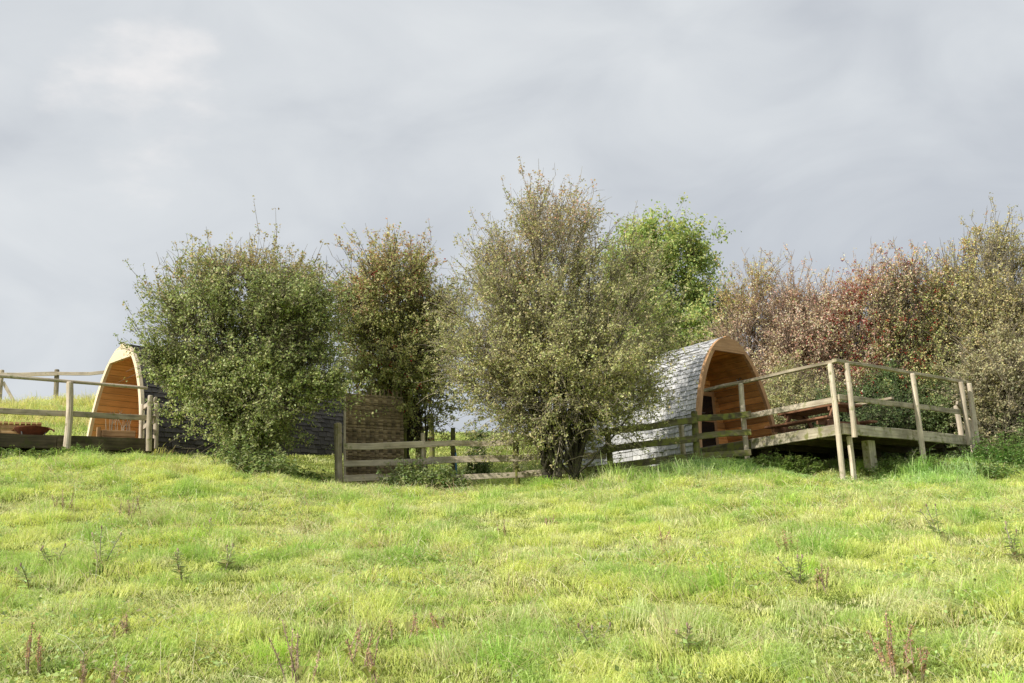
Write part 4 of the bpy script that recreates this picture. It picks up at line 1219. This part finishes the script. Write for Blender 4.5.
def grass(name, x, y, hmul, wmul, tone):
    bad = inside(x, y, CL, dL, bL, LA, LB) | inside(x, y, near_L, wL, eL, 2.5, 5.4) | inside(x, y, near_R, vR, uR, 2.4, 4.1)
    x = x[~bad]; y = y[~bad]
    sc_ = hmul[~bad] if not np.isscalar(hmul) else np.full(len(x), hmul); wm = wmul[~bad] if not np.isscalar(wmul) else np.full(len(x), wmul)
    n = len(x)
    z = ground(x, y) - .01
    tus = fbm(x * 2.6, y * 2.6, 31, 4)                 # tussocks
    dry = fbm(x * 2.1 + 7, y * 2.1, 41)
    lush = fbm(x * 2.6, y * 2.6 + 3, 51, 4)
    ang = (fbm(x * 1.5, y * 1.5, 61, 3) - .5) * 22 + rng.normal(size=n) * 1.0
    bend = np.clip(.98 + (fbm(x * 2.2, y * 2.2, 71) - .5) * 1.5 + rng.normal(size=n) * .28, .1, 1.4)
    h = sc_ * (.075 + .19 * np.clip((tus - .45) * 3.4, 0, 1)) * rng.uniform(.55, 1.35, n)
    w = wm * rng.uniform(.6, 1.3, n)
    d = np.c_[np.cos(ang), np.sin(ang), np.zeros(n)]; s = np.c_[-np.sin(ang + rng.normal(size=n) * .8), np.cos(ang + rng.normal(size=n) * .8), np.zeros(n)]
    p0 = np.c_[x, y, z]
    c1 = p0 + d * (h * bend * .28)[:, None] + ZUP * (h * .60 * (1 - .15 * bend))[:, None]
    c2 = p0 + d * (h * bend * 1.05)[:, None] + ZUP * (h * np.clip(1.0 - .62 * bend, .12, 1))[:, None]
    v = np.stack([p0 - s * w[:, None], p0 + s * w[:, None], c1 - s * w[:, None] * .8, c1 + s * w[:, None] * .8, c2], 1).reshape(-1, 3)
    b = np.arange(n)[:, None] * 5
    loops = (b + np.array([0, 1, 3, 2, 2, 3, 4])).ravel(); tot = np.tile([4, 3], n)
    G1 = np.array((.83, .91, .31)); G2 = np.array((.52, .68, .20)); G3 = np.array((.87, .89, .54)); G4 = np.array((.78, .68, .44))
    a = np.clip((lush - .50) * 5 + (tus - .5) * 2.6 + rng.normal(size=n) * .22, 0, 1)[:, None]
    c = G1 * (1 - a) + G2 * a
    st = np.clip((dry - .46) * 3 + rng.normal(size=n) * .3, 0, 1)[:, None] * .75
    c = c * (1 - st) + G3 * st
    br = (rng.random(n) < .05 + .10 * (dry > .58))[:, None]
    c = np.where(br, G4, c) * rng.uniform(.75, 1.2, (n, 1)) * np.array(tone)
    o = mesh_np(name, v, loops, tot, M['grass'], col=np.repeat(np.clip(c, 0, .9), 5, axis=0))
    return tag(o, kind='stuff')


# meadow in front: density falls with distance, blades widen a little
N = 900000
yy = 4.6 + (21.2 - 4.6) * rng.random(N) ** 1.0
xx = (rng.random(N) * 2 - 1) * (yy * .56 + 1.2)
keep = rng.random(N) < np.clip((yy * .56 + 1.2) / 10, .32, 1)
xx = xx[keep]; yy = yy[keep]
grass('grass', xx, yy, .9 + .0 * yy, .0015 + .00015 * yy, (1, 1, 1))
# broad leaved weeds and fallen stems mixed through the sward
def field_xy(n, far=20.5):
    y = 4.6 + (far - 4.6) * rng.random(n * 3); x = (rng.random(n * 3) * 2 - 1) * (y * .56 + 1.2)
    k = rng.random(n * 3) < (y * .56 + 1.2) / 13
    return x[k][:n], y[k][:n]


x, y = field_xy(16000)
k = fbm(x * .9, y * .9, 91) > .5; x = x[k]; y = y[k]
m_ = 5; x = np.repeat(x, m_) + rng.normal(size=len(x) * m_) * .05; y = np.repeat(y, m_) + rng.normal(size=len(y) * m_) * .05
pw = np.c_[x, y, ground(x, y) + rng.uniform(.03, .13, len(x))]
v, f, cv = leaf_mesh(pw, rng.uniform(.015, .045, len(x)), np.tile((0, 0, .6), (len(x), 1)), palette([(.44, .56, .2), (.5, .62, .25), (.36, .46, .17), (.52, .55, .3)], [2, 2, 1, 1], len(x)), 1.0, .7)
tag(mesh_np('field_weeds', v, f, np.full(len(f), 4), M['leaf_soft'], col=cv), kind='stuff')
x, y = field_xy(9000, 17.5)
k = fbm(x * .7, y * .7, 95) > .52; x = x[k]; y = y[k]; n = len(x)
a = rng.random(n) * 6.283; el_ = rng.beta(1.4, 2.2, n) * 1.4; ln = rng.uniform(.10, .28, n)
p0 = np.c_[x, y, ground(x, y) + .02]; p1 = p0 + np.c_[np.cos(a) * np.cos(el_), np.sin(a) * np.cos(el_), np.sin(el_)] * ln[:, None] + ZUP * .06
v, f, l = batch_tubes(curve(p0, p1, (p0 + p1) / 2 + ZUP * .05, 4), np.linspace(1, .8, 4)[None] * np.full((n, 1), .0012) * (.6 + y[:, None] * .06), 3)
tag(mesh_np('straw_stems', v, f, np.full(len(f), 4), M['dry'], col=np.repeat(palette([(.72, .62, .38), (.8, .75, .5), (.46, .33, .19)], [2, 2, 2.5], n), 12, axis=0)), kind='stuff')
# scattered coarse tussocks
tx, ty = field_xy(110, 19.5); nb = 170
tr_s = rng.uniform(.05, .16, len(tx))
x = np.repeat(tx, nb) + rng.normal(size=len(tx) * nb) * np.repeat(tr_s, nb); y = np.repeat(ty, nb) + rng.normal(size=len(tx) * nb) * np.repeat(tr_s, nb) * .8
grass('tussock_grass', x, y, np.repeat(rng.uniform(1.1, 1.8, len(tx)), nb), .0016 + .00015 * y, (.72, .88, .62))
# bank and lawn beyond the fence
N = 150000
yy = 20.5 + 14 * rng.random(N); xx = -22 + 30 * rng.random(N)
kk = (xx < -7) & (fbm(xx * .8, yy * .8, 15) > .42)
grass('bank_grass', xx[~kk], yy[~kk], np.where(xx[~kk] < -7, 1.2, .5), .0065, (1., 1., 1.))
grass('tussock_grass', xx[kk], yy[kk], 2.1, .0065, (1.05, .90, .95))
# long grass along the foot of fence and deck
N = 26000
tq = rng.random(N)
a0 = np.array([[at(*c)[0], at(*c)[1]] for c in [(0, 452, 18.3), (150, 458, 19.0), (240, 470, 18.2), (338, 485, 19.0), (516, 485, 19.1), (620, 474, 18.8), (752, 463, 19.3), (842, 477, 18.0), (975, 470, 20.3), (1040, 470, 20.2)]])
ps = np.interp(tq, np.linspace(0, 1, len(a0)), a0[:, 0]); pt = np.interp(tq, np.linspace(0, 1, len(a0)), a0[:, 1])
grass('verge_grass', ps + rng.normal(size=N) * .1, pt + rng.normal(size=N) * .28 - .12, np.where(tq > .55, 1.1, .55), .0055, (.62, .8, .75))
# the long drooping tuft in front of the deck
def tuft(px, py, n, r, s, tone):
    q = on_ground(px, py)
    grass('grass_tuft', q[0] + rng.normal(size=n) * r, q[1] + rng.normal(size=n) * r * .7, s, .0045, tone)


for t_ in [(938, 484, 1500, .28, 3.2, (.8, .95, 1.0)), (905, 478, 900, .22, 2.6, (.7, .85, .8)), (665, 480, 1500, .4, 2.2, (.7, .8, .8)), (612, 480, 1100, .35, 2.0, (.75, .8, .8)), (720, 474, 1200, .4, 2.0, (.6, .75, .7))]:
    tuft(*t_)

# ------------------------------------------------------------------ sky and sun
SUN = nrm((-.66, -.48, .57))
el = math.asin(SUN[2]); 
w = bpy.data.worlds.new('World'); scene.world = w; w.use_nodes = True
nt = w.node_tree; nt.nodes.clear(); L = nt.links.new
out = nd(nt, 'ShaderNodeOutputWorld')
sky = nd(nt, 'ShaderNodeTexSky'); sky.sky_type = 'NISHITA'; sky.sun_disc = False
sky.sun_elevation = el; sky.sun_rotation = math.atan2(SUN[0], SUN[1])
bg1 = nd(nt, 'ShaderNodeBackground'); bg1.inputs['Strength'].default_value = .12
L(sky.outputs[0], bg1.inputs['Color'])
tc = nd(nt, 'ShaderNodeTexCoord')
mp = nd(nt, 'ShaderNodeMapping'); mp.inputs['Scale'].default_value = (1.0, 1.0, 2.0); mp.inputs['Location'].default_value = (.32, 0, .15)
L(tc.outputs['Generated'], mp.inputs['Vector'])
n1 = nd(nt, 'ShaderNodeTexNoise'); n1.inputs['Scale'].default_value = 1.9; n1.inputs['Detail'].default_value = 5; n1.inputs['Roughness'].default_value = .45; n1.inputs['Distortion'].default_value = .35
L(mp.outputs[0], n1.inputs['Vector'])
n3 = nd(nt, 'ShaderNodeTexNoise'); n3.inputs['Scale'].default_value = 5.5; n3.inputs['Detail'].default_value = 7; n3.inputs['Roughness'].default_value = .5; n3.inputs['Distortion'].default_value = .6
L(mp.outputs[0], n3.inputs['Vector'])
mm = nd(nt, 'ShaderNodeMix', data_type='FLOAT'); mm.inputs[0].default_value = .45; L(n1.outputs[0], mm.inputs[2]); L(n3.outputs[0], mm.inputs[3])
r = ramp(nt, [(.34, (.555, .585, .63)), (.5, (.695, .725, .755)), (.66, (.81, .835, .85))])
sx_ = nd(nt, 'ShaderNodeSeparateXYZ'); L(tc.outputs['Generated'], sx_.inputs[0])
ez = nd(nt, 'ShaderNodeMapRange'); ez.inputs[1].default_value = .15; ez.inputs[2].default_value = .55; ez.inputs[3].default_value = -.12; ez.inputs[4].default_value = .075
L(sx_.outputs[2], ez.inputs[0])
ad = nd(nt, 'ShaderNodeMath', operation='ADD'); L(mm.outputs[0], ad.inputs[0]); L(ez.outputs[0], ad.inputs[1])
L(ad.outputs[0], r.inputs[0])
# brighter break in the cloud towards the upper left
bd = nrm(at(150, 135, 30) - np.array([0, 0, EYE]))
vd = nd(nt, 'ShaderNodeVectorMath', operation='DOT_PRODUCT'); vd.inputs[1].default_value = bd
nv = nd(nt, 'ShaderNodeVectorMath', operation='NORMALIZE'); L(tc.outputs['Generated'], nv.inputs[0]); L(nv.outputs[0], vd.inputs[0])
n2 = nd(nt, 'ShaderNodeTexNoise'); n2.inputs['Scale'].default_value = 6; n2.inputs['Detail'].default_value = 6; n2.inputs['Roughness'].default_value = .55
L(mp.outputs[0], n2.inputs['Vector'])
ma = nd(nt, 'ShaderNodeMath', operation='MULTIPLY_ADD'); ma.inputs[1].default_value = .018; L(n2.outputs[0], ma.inputs[0]); L(vd.outputs['Value'], ma.inputs[2])
mr = nd(nt, 'ShaderNodeMapRange', interpolation_type='SMOOTHSTEP'); mr.inputs[1].default_value = 1.0055; mr.inputs[2].default_value = 1.0105
L(ma.outputs[0], mr.inputs[0])
mx = nd(nt, 'ShaderNodeMix', data_type='RGBA'); L(mr.outputs[0], mx.inputs[0]); L(r.outputs[0], mx.inputs[6]); mx.inputs[7].default_value = (.93, .91, .90, 1)
bg2 = nd(nt, 'ShaderNodeBackground'); bg2.inputs['Strength'].default_value = 1.0; L(mx.outputs[2], bg2.inputs['Color'])
ms = nd(nt, 'ShaderNodeMixShader'); ms.inputs[0].default_value = .93
L(bg1.outputs[0], ms.inputs[1]); L(bg2.outputs[0], ms.inputs[2]); L(ms.outputs[0], out.inputs[0])

sl = bpy.data.lights.new('sun', 'SUN'); sl.energy = 5.0; sl.angle = math.radians(.6); sl.color = (1, .94, .84)
so_ = bpy.data.objects.new('sun', sl); COL.objects.link(so_)
so_.rotation_euler = Vector(SUN).to_track_quat('Z', 'Y').to_euler()

scene.view_settings.view_transform = 'Standard'; scene.view_settings.look = 'None'; scene.view_settings.exposure = 0
scene.render.resolution_x = W; scene.render.resolution_y = H
scene.cycles.max_bounces = 8; scene.cycles.transparent_max_bounces = 4
scene.cycles.use_denoising = True
